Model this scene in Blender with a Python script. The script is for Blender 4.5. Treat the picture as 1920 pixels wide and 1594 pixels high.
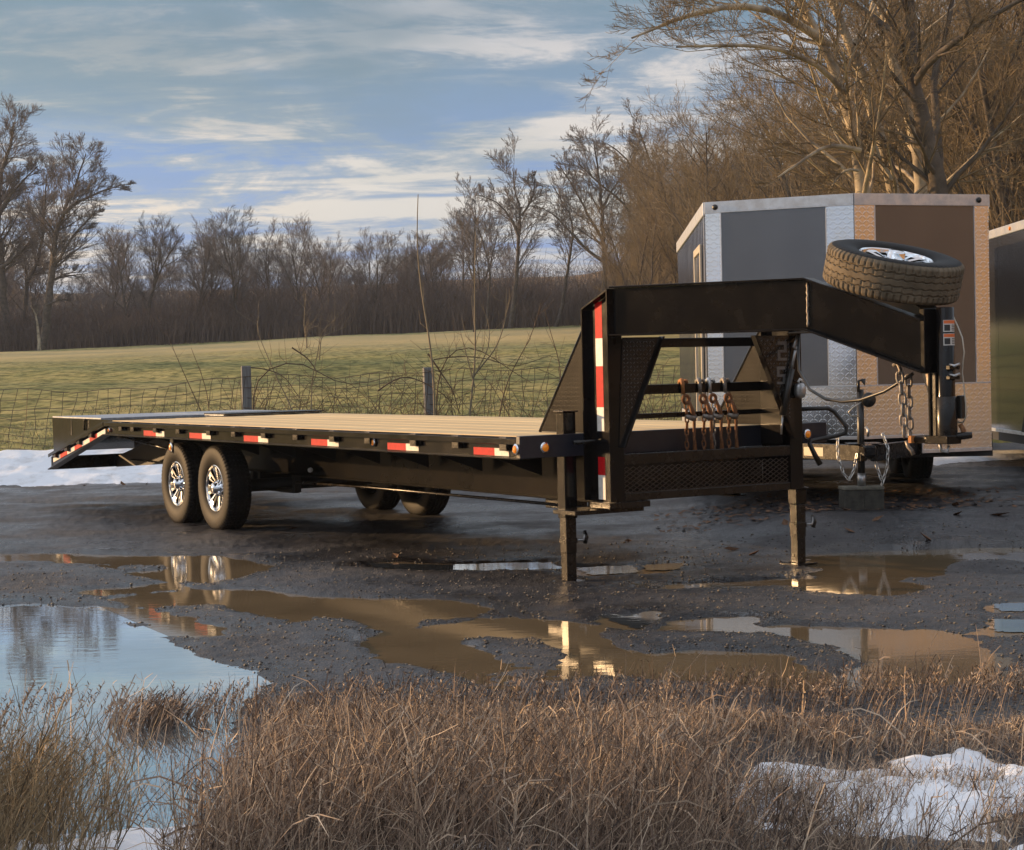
import bpy, bmesh, math, random
import numpy as np
from mathutils import Vector, Matrix

# ------------------------------------------------------------------ camera, world, sun, exposure
scene = bpy.context.scene
for o in list(bpy.data.objects): bpy.data.objects.remove(o)
COL = scene.collection
CAM_H, PITCH, ROLL, FPX = 1.4141, 0.0318, 0.0231, 3293.5
cd = bpy.data.cameras.new('camera'); cam = bpy.data.objects.new('camera', cd); COL.objects.link(cam)
cp, sp = math.cos(PITCH), math.sin(PITCH)
F_ = Vector((0, cp, -sp)); U_ = Vector((0, sp, cp)); R_ = Vector((1, 0, 0))
c_, s_ = math.cos(ROLL), math.sin(ROLL)
R2 = c_*R_ - s_*U_; U2 = s_*R_ + c_*U_
m = Matrix((R2, U2, -F_)).transposed().to_4x4(); m.translation = (0, 0, CAM_H)
cam.matrix_world = m
cd.sensor_fit = 'HORIZONTAL'; cd.sensor_width = 36; cd.lens = FPX/1920*36
cd.clip_start = .05; cd.clip_end = 3000
scene.camera = cam

SUN_AZ, SUN_EL = math.radians(-71.0), math.radians(9.0)      # azimuth from +Y, towards the left
sun_dir = Vector((math.sin(SUN_AZ)*math.cos(SUN_EL), math.cos(SUN_AZ)*math.cos(SUN_EL), math.sin(SUN_EL)))
sl = bpy.data.lights.new('sun', 'SUN'); sl.energy = 5.0; sl.angle = math.radians(.6); sl.color = (1.0, .62, .30)
so = bpy.data.objects.new('sun', sl); COL.objects.link(so)
so.rotation_euler = (-sun_dir).to_track_quat('-Z', 'Y').to_euler()

world = bpy.data.worlds.new('World'); scene.world = world; world.use_nodes = True
wt = world.node_tree; wt.nodes.clear()
def wn(t, **k):
    n = wt.nodes.new(t)
    for a, b in k.items(): setattr(n, a, b)
    return n
def wmath(op, a, b=None, c=None):
    n = wn('ShaderNodeMath', operation=op)
    for i, v in enumerate((a, b, c)):
        if v is None: continue
        if isinstance(v, (int, float)): n.inputs[i].default_value = v
        else: wt.links.new(v, n.inputs[i])
    return n.outputs[0]
def wramp(fac, stops, interp='LINEAR'):
    n = wn('ShaderNodeValToRGB'); n.color_ramp.interpolation = interp
    e = n.color_ramp.elements
    while len(e) < len(stops): e.new(.5)
    for i, (p, c) in enumerate(stops):
        e[i].position = p; e[i].color = (*c, 1) if len(c) == 3 else c
    wt.links.new(fac, n.inputs[0]); return n.outputs[0]
def wmix(fac, a, b):
    n = wn('ShaderNodeMix', data_type='RGBA')
    for s, v in ((0, fac), (6, a), (7, b)):
        if isinstance(v, (int, float)): n.inputs[s].default_value = v
        elif isinstance(v, tuple): n.inputs[s].default_value = (*v, 1)
        else: wt.links.new(v, n.inputs[s])
    return n.outputs[2]
tc = wn('ShaderNodeTexCoord'); sep = wn('ShaderNodeSeparateXYZ'); wt.links.new(tc.outputs['Generated'], sep.inputs[0])
X, Y, Z = sep.outputs
zc = wmath('MAXIMUM', Z, 0.0)
den = wmath('ADD', zc, .085)
px = wmath('DIVIDE', X, den); py = wmath('DIVIDE', Y, den)
def cloud(sx, sy, scale, detail, rough, off, dist=0.0):
    cmb = wn('ShaderNodeCombineXYZ')
    wt.links.new(wmath('MULTIPLY', px, sx), cmb.inputs[0]); wt.links.new(wmath('MULTIPLY', py, sy), cmb.inputs[1])
    cmb.inputs[2].default_value = off
    n = wn('ShaderNodeTexNoise'); n.inputs['Scale'].default_value = scale
    n.inputs['Detail'].default_value = detail; n.inputs['Roughness'].default_value = rough
    n.inputs['Distortion'].default_value = dist
    wt.links.new(cmb.outputs[0], n.inputs['Vector']); return n.outputs['Fac']
# clear sky gradient with height above the horizon (sin of elevation)
base = wramp(zc, [(0.0, (.20, .31, .56)), (.028, (.16, .29, .60)), (.065, (.07, .19, .62)), (.12, (.07, .18, .52)), (.165, (.09, .17, .32)),
                  (.21, (.075, .15, .22)), (.26, (.14, .22, .29)), (.42, (1.05, 1.14, 1.26)), (1.0, (1.50, 1.62, 1.80))])
n1 = cloud(.72, .72, 1.6, 11, .62, 7.7, .5)
n2 = cloud(.50, 1.0, 3.4, 9, .66, 9.1, .6)
n3 = cloud(.8, .8, .42, 3, .5, 21.3)
n4 = cloud(.55, .60, .9, 5, .55, 35.6, .4)
band = wramp(zc, [(0.0, (.15,)*3), (.04, (.30,)*3), (.075, (.75,)*3), (.11, (1.,)*3), (.150, (1.,)*3), (.175, (.85,)*3), (.20, (.5,)*3), (.24, (.25,)*3), (.4, (.7,)*3), (1, (.8,)*3)])
mixn = wmath('ADD', wmath('MULTIPLY', n1, .60), wmath('MULTIPLY', n2, .40))
grey = wmath('MULTIPLY', wramp(mixn, [(.41, (0, 0, 0)), (.49, (1, 1, 1))], 'EASE'), wmath('POWER', band, .7))
cream = wmath('MULTIPLY', wramp(mixn, [(.470, (0, 0, 0)), (.55, (1, 1, 1))], 'EASE'), band)
dark = wmath('MULTIPLY', wramp(n4, [(.47, (0, 0, 0)), (.60, (1, 1, 1))], 'EASE'), wramp(zc, [(.0, (0, 0, 0)), (.06, (.0,)*3), (.125, (.35,)*3), (.17, (.85,)*3), (.26, (1,)*3), (.4, (0, 0, 0))]))
leftw = wramp(wmath('MULTIPLY_ADD', X, -2.6, .0), [(0.20, (0, 0, 0)), (.8, (1, 1, 1))])
greyc = wmix(wmath('MULTIPLY', zc, 4.5), (.30, .34, .50), (.20, .235, .31))
creamc = wmix(leftw, (.74, .63, .585), (1.0, .72, .53))
col = wmix(wmath('MULTIPLY', grey, .80), base, greyc)
col = wmix(wmath('MULTIPLY', cream, .93), col, creamc)
col = wmix(wmath('MULTIPLY', dark, .86), col, (.060, .112, .175))
gap = wmath('MULTIPLY', wramp(n3, [(.52, (0, 0, 0)), (.70, (1, 1, 1))], 'EASE'), band)
col = wmix(wmath('MULTIPLY', gap, .40), col, (.50, .68, .78))
nish = wn('ShaderNodeTexSky', sky_type='NISHITA'); nish.sun_disc = False
nish.sun_elevation = SUN_EL; nish.sun_rotation = SUN_AZ; nish.air_density = 1.0; nish.dust_density = 1.2; nish.altitude = 200
bg1 = wn('ShaderNodeBackground'); wt.links.new(nish.outputs[0], bg1.inputs[0]); bg1.inputs[1].default_value = .05
bg2 = wn('ShaderNodeBackground'); wt.links.new(col, bg2.inputs[0]); bg2.inputs[1].default_value = .64
add = wn('ShaderNodeAddShader'); wt.links.new(bg1.outputs[0], add.inputs[0]); wt.links.new(bg2.outputs[0], add.inputs[1])
wo = wn('ShaderNodeOutputWorld'); wt.links.new(add.outputs[0], wo.inputs[0])

vs = scene.view_settings; vs.view_transform = 'Standard'; vs.look = 'None'; vs.gamma = 1; vs.use_curve_mapping = False
vs.exposure = 0.4
scene.render.engine = 'CYCLES'
scene.cycles.max_bounces = 6; scene.cycles.glossy_bounces = 4; scene.cycles.diffuse_bounces = 3
scene.cycles.transparent_max_bounces = 8
RNG = np.random.default_rng(11); random.seed(5)
PI = math.pi

# ------------------------------------------------------------------ materials
def mat(name, base, rough=.5, metal=0.0, c2=None, nscale=5., ndet=5., lo=.4, hi=.65, bump=0., bscale=None, coat=0., spec=None, ior=None, emit=None, coord='Object', rvar=0., stretch=None, attr=None):
    M = bpy.data.materials.new(name); M.use_nodes = True; nt = M.node_tree; N = nt.nodes; L = nt.links
    b = N['Principled BSDF']; b.inputs['Base Color'].default_value = (*base, 1)
    b.inputs['Roughness'].default_value = rough; b.inputs['Metallic'].default_value = metal
    if coat: b.inputs['Coat Weight'].default_value = coat; b.inputs['Coat Roughness'].default_value = .08
    if spec is not None: b.inputs['Specular IOR Level'].default_value = spec
    if ior: b.inputs['IOR'].default_value = ior
    t = N.new('ShaderNodeTexCoord'); vec = t.outputs[coord]
    if stretch:
        mp = N.new('ShaderNodeMapping'); mp.inputs['Scale'].default_value = stretch; L.new(vec, mp.inputs[0]); vec = mp.outputs[0]
    col = None
    if c2 is not None:
        n = N.new('ShaderNodeTexNoise'); n.inputs['Scale'].default_value = nscale; n.inputs['Detail'].default_value = ndet; n.inputs['Roughness'].default_value = .62
        L.new(vec, n.inputs['Vector'])
        r = N.new('ShaderNodeValToRGB'); r.color_ramp.elements[0].position = lo; r.color_ramp.elements[1].position = hi
        r.color_ramp.elements[0].color = (*base, 1); r.color_ramp.elements[1].color = (*c2, 1)
        L.new(n.outputs['Fac'], r.inputs[0]); col = r.outputs[0]
        if rvar:
            mr = N.new('ShaderNodeMapRange'); mr.inputs['To Min'].default_value = max(.02, rough-rvar); mr.inputs['To Max'].default_value = min(1, rough+rvar)
            mr.inputs['From Min'].default_value = .3; mr.inputs['From Max'].default_value = .7
            L.new(n.outputs['Fac'], mr.inputs[0]); L.new(mr.outputs[0], b.inputs['Roughness'])
    if attr:
        a = N.new('ShaderNodeAttribute'); a.attribute_name = attr[0]
        r2 = N.new('ShaderNodeValToRGB'); e = r2.color_ramp.elements
        while len(e) < len(attr[1]): e.new(.5)
        for i, c in enumerate(attr[1]): e[i].position = i/(len(attr[1])-1); e[i].color = (*c, 1)
        L.new(a.outputs['Fac'], r2.inputs[0])
        if col is not None:
            mx = N.new('ShaderNodeMix'); mx.data_type = 'RGBA'; mx.blend_type = 'MULTIPLY'; mx.inputs[0].default_value = 1
            L.new(r2.outputs[0], mx.inputs[6]); L.new(col, mx.inputs[7]); col = mx.outputs[2]
        else: col = r2.outputs[0]
    if col is not None: L.new(col, b.inputs['Base Color'])
    if bump:
        n = N.new('ShaderNodeTexNoise'); n.inputs['Scale'].default_value = bscale or nscale*3; n.inputs['Detail'].default_value = 6
        L.new(vec, n.inputs['Vector']); bp = N.new('ShaderNodeBump'); bp.inputs['Strength'].default_value = bump; bp.inputs['Distance'].default_value = .01
        L.new(n.outputs['Fac'], bp.inputs['Height']); L.new(bp.outputs[0], b.inputs['Normal'])
    if emit: b.inputs['Emission Color'].default_value = (*emit[0], 1); b.inputs['Emission Strength'].default_value = emit[1]
    return M

def tread_mat(name, base, rough, metal, axes, cell=.042, strength=.7, dirt=None):
    """raised diamond bars on plate, in the plane of the two object axes"""
    M = bpy.data.materials.new(name); M.use_nodes = True; nt = M.node_tree; N = nt.nodes; L = nt.links
    b = N['Principled BSDF']; b.inputs['Base Color'].default_value = (*base, 1)
    b.inputs['Roughness'].default_value = rough; b.inputs['Metallic'].default_value = metal
    t = N.new('ShaderNodeTexCoord'); s = N.new('ShaderNodeSeparateXYZ'); L.new(t.outputs['Object'], s.inputs[0])
    def mt(op, a, b_=None, c=None):
        n = N.new('ShaderNodeMath'); n.operation = op
        for i, v in enumerate((a, b_, c)):
            if v is None: continue
            if isinstance(v, (int, float)): n.inputs[i].default_value = v
            else: L.new(v, n.inputs[i])
        return n.outputs[0]
    x = mt('DIVIDE', s.outputs[axes[0]], cell); y = mt('DIVIDE', s.outputs[axes[1]], cell)
    fx = mt('SUBTRACT', mt('SUBTRACT', x, mt('FLOOR', x)), .5); fy = mt('SUBTRACT', mt('SUBTRACT', y, mt('FLOOR', y)), .5)
    par = mt('SUBTRACT', mt('MULTIPLY', mt('FLOORED_MODULO', mt('ADD', mt('FLOOR', x), mt('FLOOR', y)), 2), 2), 1)
    a_ = mt('MULTIPLY', mt('ADD', fx, mt('MULTIPLY', par, fy)), .7071); b2 = mt('MULTIPLY', mt('SUBTRACT', fx, mt('MULTIPLY', par, fy)), .7071)
    q = mt('ADD', mt('POWER', mt('ABSOLUTE', mt('DIVIDE', a_, .52)), 2), mt('POWER', mt('ABSOLUTE', mt('DIVIDE', b2, .17)), 2))
    h = mt('MAXIMUM', mt('SUBTRACT', 1, q), 0)
    h = mt('MINIMUM', mt('MULTIPLY', h, 2.2), 1)
    bp = N.new('ShaderNodeBump'); bp.inputs['Strength'].default_value = strength; bp.inputs['Distance'].default_value = .0022
    L.new(h, bp.inputs['Height']); L.new(bp.outputs[0], b.inputs['Normal'])
    n = N.new('ShaderNodeTexNoise'); n.inputs['Scale'].default_value = 3; n.inputs['Detail'].default_value = 6; L.new(t.outputs['Object'], n.inputs['Vector'])
    mr = N.new('ShaderNodeMapRange'); mr.inputs['To Min'].default_value = rough*.75; mr.inputs['To Max'].default_value = min(1, rough*1.6)
    mr.inputs['From Min'].default_value = .35; mr.inputs['From Max'].default_value = .7
    L.new(n.outputs['Fac'], mr.inputs[0]); L.new(mr.outputs[0], b.inputs['Roughness'])
    if dirt:
        r = N.new('ShaderNodeValToRGB'); r.color_ramp.elements[0].color = (*base, 1); r.color_ramp.elements[1].color = (*dirt, 1)
        r.color_ramp.elements[0].position = .5; r.color_ramp.elements[1].position = .75
        L.new(n.outputs['Fac'], r.inputs[0]); L.new(r.outputs[0], b.inputs['Base Color'])
    return M

def wood_mat(name, a, b_, grain_axis=0):
    M = bpy.data.materials.new(name); M.use_nodes = True; nt = M.node_tree; N = nt.nodes; L = nt.links
    b = N['Principled BSDF']; b.inputs['Roughness'].default_value = .62
    t = N.new('ShaderNodeTexCoord'); oi = N.new('ShaderNodeObjectInfo')
    ad = N.new('ShaderNodeVectorMath'); ad.operation = 'ADD'; L.new(t.outputs['Object'], ad.inputs[0])
    cb = N.new('ShaderNodeCombineXYZ'); mm = N.new('ShaderNodeMath'); mm.operation = 'MULTIPLY'; mm.inputs[1].default_value = 37
    L.new(oi.outputs['Random'], mm.inputs[0]); L.new(mm.outputs[0], cb.inputs[0]); L.new(mm.outputs[0], cb.inputs[2]); L.new(cb.outputs[0], ad.inputs[1])
    mp = N.new('ShaderNodeMapping'); sc = [26, 26, 26]; sc[grain_axis] = 1.3; mp.inputs['Scale'].default_value = sc; L.new(ad.outputs[0], mp.inputs[0])
    n = N.new('ShaderNodeTexNoise'); n.inputs['Scale'].default_value = 1; n.inputs['Detail'].default_value = 6; n.inputs['Distortion'].default_value = .6; L.new(mp.outputs[0], n.inputs['Vector'])
    r = N.new('ShaderNodeValToRGB'); r.color_ramp.elements[0].position = .32; r.color_ramp.elements[1].position = .68
    r.color_ramp.elements[0].color = (*b_, 1); r.color_ramp.elements[1].color = (*a, 1); L.new(n.outputs['Fac'], r.inputs[0])
    hs = N.new('ShaderNodeHueSaturation'); L.new(r.outputs[0], hs.inputs['Color'])
    mr = N.new('ShaderNodeMapRange'); mr.inputs['To Min'].default_value = .86; mr.inputs['To Max'].default_value = 1.1; L.new(oi.outputs['Random'], mr.inputs[0]); L.new(mr.outputs[0], hs.inputs['Value'])
    L.new(hs.outputs[0], b.inputs['Base Color'])
    bp = N.new('ShaderNodeBump'); bp.inputs['Strength'].default_value = .3; bp.inputs['Distance'].default_value = .003; L.new(n.outputs['Fac'], bp.inputs['Height']); L.new(bp.outputs[0], b.inputs['Normal'])
    return M

M_BLACK = mat('black_paint', (.006, .0055, .006), .15, c2=(.010, .008, .007), nscale=6, rvar=.04, bump=.03, bscale=30, spec=.25)
M_BLACKB = mat('black_paint_dusty', (.009, .008, .0075), .26, c2=(.018, .014, .011), nscale=9, rvar=.06, spec=.35, bump=.05, bscale=40)
M_BEAM = mat('black_frame_paint', (.005, .0045, .0045), .22, c2=(.009, .0075, .006), nscale=4, spec=.03)
M_NAVY = mat('sky_tinted_black_paint', (.014, .018, .030), .35, c2=(.022, .026, .038), nscale=7, spec=.5)  # blue of the reflected sky put into the front beam's base colour
M_MESH = mat('mesh_strand_paint', (.040, .028, .020), .4, spec=.6)
M_STEEL = mat('galvanised_steel', (.55, .56, .58), .38, .85, c2=(.35, .34, .32), nscale=18, rvar=.1)
M_ALU = mat('aluminium_trim', (.72, .74, .77), .36, .75, c2=(.55, .56, .58), nscale=9, rvar=.1)
M_CHROME = mat('chrome', (.85, .86, .88), .09, 1.0)
M_DARKRIM = mat('black_rim_pockets', (.012, .012, .013), .3)
M_RUBBER = mat('tyre_rubber', (.010, .009, .009), .7, c2=(.018, .015, .012), nscale=5, spec=.2, bump=.15, bscale=60)
M_RUBBER_D = mat('dusty_tyre_rubber', (.10, .078, .050), .85, c2=(.19, .15, .10), nscale=7, bump=.2, bscale=70, lo=.35, hi=.7)
M_RUBBER_S = mat('tyre_sidewall', (.008, .008, .009), .62, c2=(.015, .013, .011), nscale=9, spec=.2)
M_WOOD = wood_mat('pine_plank', (.76, .57, .29), (.62, .44, .21))
M_RED = mat('red_reflective_tape', (.56, .008, .014), .55, c2=(.45, .006, .01), nscale=30, spec=.15)
M_WHITE = mat('white_reflective_tape', (.72, .71, .68), .5, c2=(.6, .58, .54), nscale=30)
M_AMBER = mat('amber_lens', (.85, .22, .01), .18, c2=(.95, .32, .02), nscale=90, coat=.5, emit=((1, .3, .02), .12))
M_RUST = mat('rusty_steel', (.16, .07, .035), .75, .2, c2=(.32, .15, .06), nscale=35, bump=.3, bscale=60)
M_RUSTB = mat('bright_rust_orange', (.45, .19, .05), .7, .1, c2=(.28, .11, .04), nscale=30, bump=.3)
M_OLDSTEEL = mat('worn_grey_steel', (.30, .28, .25), .5, .5, c2=(.16, .12, .09), nscale=40, bump=.2)
M_TREADB = tread_mat('black_tread_plate', (.007, .0065, .0065), .3, .0, (0, 2), .03, .25)
M_TREADB.node_tree.nodes['Principled BSDF'].inputs['Specular IOR Level'].default_value = .04
M_TREADB2 = tread_mat('black_tread_plate_front', (.012, .010, .009), .2, .0, (1, 2), .03, 1.0)
M_TREADA = tread_mat('aluminium_tread_plate', (.84, .85, .86), .16, 1.0, (0, 2), .040, .38)
M_PANEL = mat('charcoal_panel', (.165, .17, .18), .20, .75, c2=(.185, .19, .20), nscale=2)
M_PANELB = mat('black_side_skin', (.035, .035, .038), .10, .35, c2=(.028, .028, .03), nscale=1.5, coat=.5, bump=.08, bscale=2.2)
M_BARK = mat('grey_brown_bark', (.075, .060, .048), .9, c2=(.14, .115, .09), nscale=3, bump=.6, bscale=14)
M_BARKP = mat('pale_flaking_bark', (.50, .42, .30), .85, c2=(.20, .165, .125), nscale=1.6, bump=.6, bscale=12, lo=.42, hi=.6)
M_TWIG = mat('brown_twigs', (.15, .115, .070), .9, c2=(.25, .195, .12), nscale=.5)
M_TWIGG = mat('haze_grey_twigs', (.12, .105, .10), .9, c2=(.20, .175, .16), nscale=1.)  # far twigs greyed in the base colour to imitate distance haze
M_BRUSH = mat('red_brown_brush', (.11, .082, .068), .95, c2=(.19, .135, .105), nscale=.35, ndet=3)
M_VINE = mat('bramble_stem', (.085, .055, .035), .8, c2=(.15, .10, .06), nscale=3)
M_SAPL = mat('sapling_stem', (.17, .14, .09), .8, c2=(.26, .21, .14), nscale=3)
M_POST = mat('weathered_post', (.22, .215, .21), .85, c2=(.13, .125, .12), nscale=3, stretch=(14, 14, 1), bump=.5, bscale=5)
M_WIRE = mat('rusty_fence_wire', (.10, .075, .055), .7, .3, c2=(.16, .11, .07), nscale=8)
M_SNOW = mat('snow', (.84, .87, .92), .6, c2=(.42, .40, .38), nscale=4, ndet=8, lo=.50, hi=.85, bump=.6, bscale=26)
M_BLOCK = mat('grey_concrete_block', (.035, .034, .030), .9, c2=(.07, .068, .055), nscale=14, bump=.5, bscale=40)
M_LEAF = mat('fallen_leaf', (.17, .085, .04), .85, c2=(.09, .045, .022), nscale=60)
M_STONE = mat('gravel_stone', (.13, .125, .13), .7, attr=('tone', [(.035, .033, .034), (.075, .07, .07), (.12, .105, .085), (.20, .17, .13)]))
M_CABLE = mat('black_cable', (.02, .018, .016), .35)
M_CABLEW = mat('thin_steel_cable', (.45, .42, .36), .35, .6)
M_STICK = mat('decal_white', (.62, .60, .57), .45); M_STICKO = mat('decal_orange', (.75, .17, .05), .45); M_STICKK = mat('decal_black', (.03, .03, .03), .45)
M_SILVERTXT = mat('decal_silver', (.16, .16, .16), .4, .3)
M_PLATE = mat('beige_plate', (.60, .50, .36), .5)
M_DARKU = mat('underbody_black', (.012, .0115, .011), .6)
M_DOORTRIM = mat('door_trim', (.62, .56, .46), .4, .4)
M_FOIL = mat('silver_side_skin', (.16, .17, .20), .16, .75, c2=(.24, .25, .28), nscale=1.2, stretch=(1, 5, .3), bump=.1, bscale=1.4)
M_GRASSB = mat('dry_weeds', (1, 1, 1), .85, attr=('tone', [(.045, .032, .027), (.15, .105, .078), (.34, .25, .18), (.66, .53, .39)]))
M_GRASSO = mat('olive_weeds', (1, 1, 1), .85, attr=('tone', [(.07, .048, .028), (.17, .125, .068), (.30, .22, .12), (.46, .34, .20)]))

# ------------------------------------------------------------------ mesh helpers
class MB:
    def __init__(s): s.v = []; s.f = []
    def add(s, v, f):
        o = len(s.v); s.v += [tuple(p) for p in v]; s.f += [tuple(i+o for i in q) for q in f]; return s
    def box(s, x0, x1, y0, y1, z0, z1):
        v = [(x, y, z) for x in (x0, x1) for y in (y0, y1) for z in (z0, z1)]
        return s.add(v, [(0, 1, 3, 2), (4, 6, 7, 5), (0, 4, 5, 1), (2, 3, 7, 6), (0, 2, 6, 4), (1, 5, 7, 3)])
    def prism(s, poly, fn, w0, w1):
        """poly list of 2D, fn(a,b,w)->3D"""
        n = len(poly)
        v = [fn(a, b, w0) for a, b in poly] + [fn(a, b, w1) for a, b in poly]
        f = [tuple(range(n))[::-1], tuple(range(n, 2*n))] + [(i, (i+1) % n, n+(i+1) % n, n+i) for i in range(n)]
        return s.add(v, f)
    def tube(s, pts, r, n=8, cap=True):
        pts = [Vector(p) for p in pts]; k = len(pts)
        rr = r if isinstance(r, (list, tuple)) else [r]*k
        up = None; v = []
        for i, p in enumerate(pts):
            t = (pts[min(i+1, k-1)] - pts[max(i-1, 0)]).normalized()
            if up is None:
                a = Vector((0, 0, 1)) if abs(t.z) < .9 else Vector((1, 0, 0))
                up = t.cross(a).normalized()
            up = (up - t*up.dot(t)).normalized(); b = t.cross(up)
            for j in range(n):
                q = 2*PI*j/n + (PI/4 if n == 4 else 0); v.append(p + (up*math.cos(q) + b*math.sin(q))*rr[i])
        f = [(i*n+j, i*n+(j+1) % n, (i+1)*n+(j+1) % n, (i+1)*n+j) for i in range(k-1) for j in range(n)]
        if cap: f += [tuple(range(n))[::-1], tuple(range((k-1)*n, k*n))]
        return s.add(v, f)
    def lathe(s, prof, n=48, fn=None, close=False):
        """prof [(r,h)], fn(r cos, r sin, h)->3D"""
        fn = fn or (lambda a, b, h: (a, h, b)); k = len(prof)
        v = [fn(r*math.cos(2*PI*j/n), r*math.sin(2*PI*j/n), h) for (r, h) in prof for j in range(n)]
        f = [(i*n+j, i*n+(j+1) % n, (i+1)*n+(j+1) % n, (i+1)*n+j) for i in range(k-1) for j in range(n)]
        return s.add(v, f)
    def build(s, name, m_, parent=None, loc=None, bevel=0, smooth=False):
        me = bpy.data.meshes.new(name); me.from_pydata([tuple(p) for p in s.v], [], s.f)
        bm = bmesh.new(); bm.from_mesh(me); bmesh.ops.recalc_face_normals(bm, faces=bm.faces); bm.to_mesh(me); bm.free()
        me.materials.append(m_)
        if smooth: me.polygons.foreach_set('use_smooth', [True]*len(me.polygons))
        return link(name, me, parent, loc, bevel)
def link(name, me, parent=None, loc=None, bevel=0):
    o = bpy.data.objects.new(name, me); COL.objects.link(o)
    if parent: o.parent = parent
    if loc is not None: o.location = loc
    if bevel:
        b = o.modifiers.new('bevel', 'BEVEL'); b.width = bevel; b.segments = 2; b.limit_method = 'ANGLE'; b.angle_limit = math.radians(40)
    return o
def tag(o, label=None, cat=None, group=None, kind=None):
    if label: o['label'] = label
    if cat: o['category'] = cat
    if group: o['group'] = group
    if kind: o['kind'] = kind
    return o
def empty(name, loc=(0, 0, 0), rz=0, **k):
    o = bpy.data.objects.new(name, None); o.empty_display_size = .2; COL.objects.link(o); o.location = loc; o.rotation_euler = (0, 0, rz)
    return tag(o, **k)
def fastmesh(name, V, Fq, m_, smooth=False, attr=None):
    me = bpy.data.meshes.new(name); V = np.asarray(V, np.float32); Fq = np.asarray(Fq, np.int32)
    me.vertices.add(len(V)); me.vertices.foreach_set('co', V.ravel())
    k = Fq.shape[1]
    me.loops.add(Fq.size); me.loops.foreach_set('vertex_index', Fq.ravel())
    me.polygons.add(len(Fq)); me.polygons.foreach_set('loop_start', np.arange(len(Fq), dtype=np.int32)*k)
    if smooth: me.polygons.foreach_set('use_smooth', np.ones(len(Fq), bool))
    me.update(calc_edges=True); me.validate()
    if attr is not None:
        a = me.attributes.new('tone', 'FLOAT', 'POINT'); a.data.foreach_set('value', np.asarray(attr, np.float32))
    me.materials.append(m_); return me
def tubes(P, R, n=3, rng=RNG):
    """P[B,k,3], R[B,k] -> V,F ; n=2 gives flat ribbons"""
    P = np.asarray(P, float); R = np.asarray(R, float); B, k, _ = P.shape
    T = np.gradient(P, axis=1); T /= np.linalg.norm(T, axis=2, keepdims=True)+1e-9
    a = rng.normal(size=(B, 1, 3)); N = np.cross(T, a); N /= np.linalg.norm(N, axis=2, keepdims=True)+1e-9
    b = np.cross(T, N); vs_ = []
    for j in range(n):
        q = 2*PI*j/n; vs_.append(P + (N*math.cos(q)+b*math.sin(q))*R[..., None])
    V = np.stack(vs_, 2).reshape(-1, 3)
    base_ = np.arange(B)[:, None]*k*n; fs = []
    for i in range(k-1):
        for j in range(n if n > 2 else 1):
            j2 = (j+1) % n
            fs.append(np.stack([base_[:, 0]+i*n+j, base_[:, 0]+i*n+j2, base_[:, 0]+(i+1)*n+j2, base_[:, 0]+(i+1)*n+j], 1))
    return V, np.concatenate(fs)
class Tb:
    """collects poly-lines by point count, builds all in one go"""
    def __init__(s): s.g = {}
    def add(s, pts, rad, n=3): s.g.setdefault((len(pts), n), []).append((pts, rad))
    def mesh(s, name, m_, smooth=True):
        Vs = []; Fs = []; o = 0
        for (k, n), L in s.g.items():
            V, F = tubes([p for p, r in L], [r for p, r in L], n, np.random.default_rng(k*7+n)); Vs.append(V); Fs.append(F+o); o += len(V)
        return fastmesh(name, np.concatenate(Vs), np.concatenate(Fs), m_, smooth)

# value noise
_perm = np.random.default_rng(3).random((256, 256))
def vnoise(x, y):
    xi = np.floor(x).astype(int); yi = np.floor(y).astype(int); fx = x-xi; fy = y-yi
    fx = fx*fx*(3-2*fx); fy = fy*fy*(3-2*fy)
    a = _perm[xi & 255, yi & 255]; b = _perm[(xi+1) & 255, yi & 255]; c = _perm[xi & 255, (yi+1) & 255]; d = _perm[(xi+1) & 255, (yi+1) & 255]
    return (a*(1-fx)+b*fx)*(1-fy)+(c*(1-fx)+d*fx)*fy
def fbm(x, y, o=4):
    s = 0; a = .5; t = 0
    for i in range(o): s = s+a*vnoise(x+i*17.3, y-i*9.1); t += a; a *= .5; x = x*2.03; y = y*2.03
    return s/t
def sstep(a, b, x):
    t = np.clip((x-a)/(b-a), 0, 1); return t*t*(3-2*t)

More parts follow.
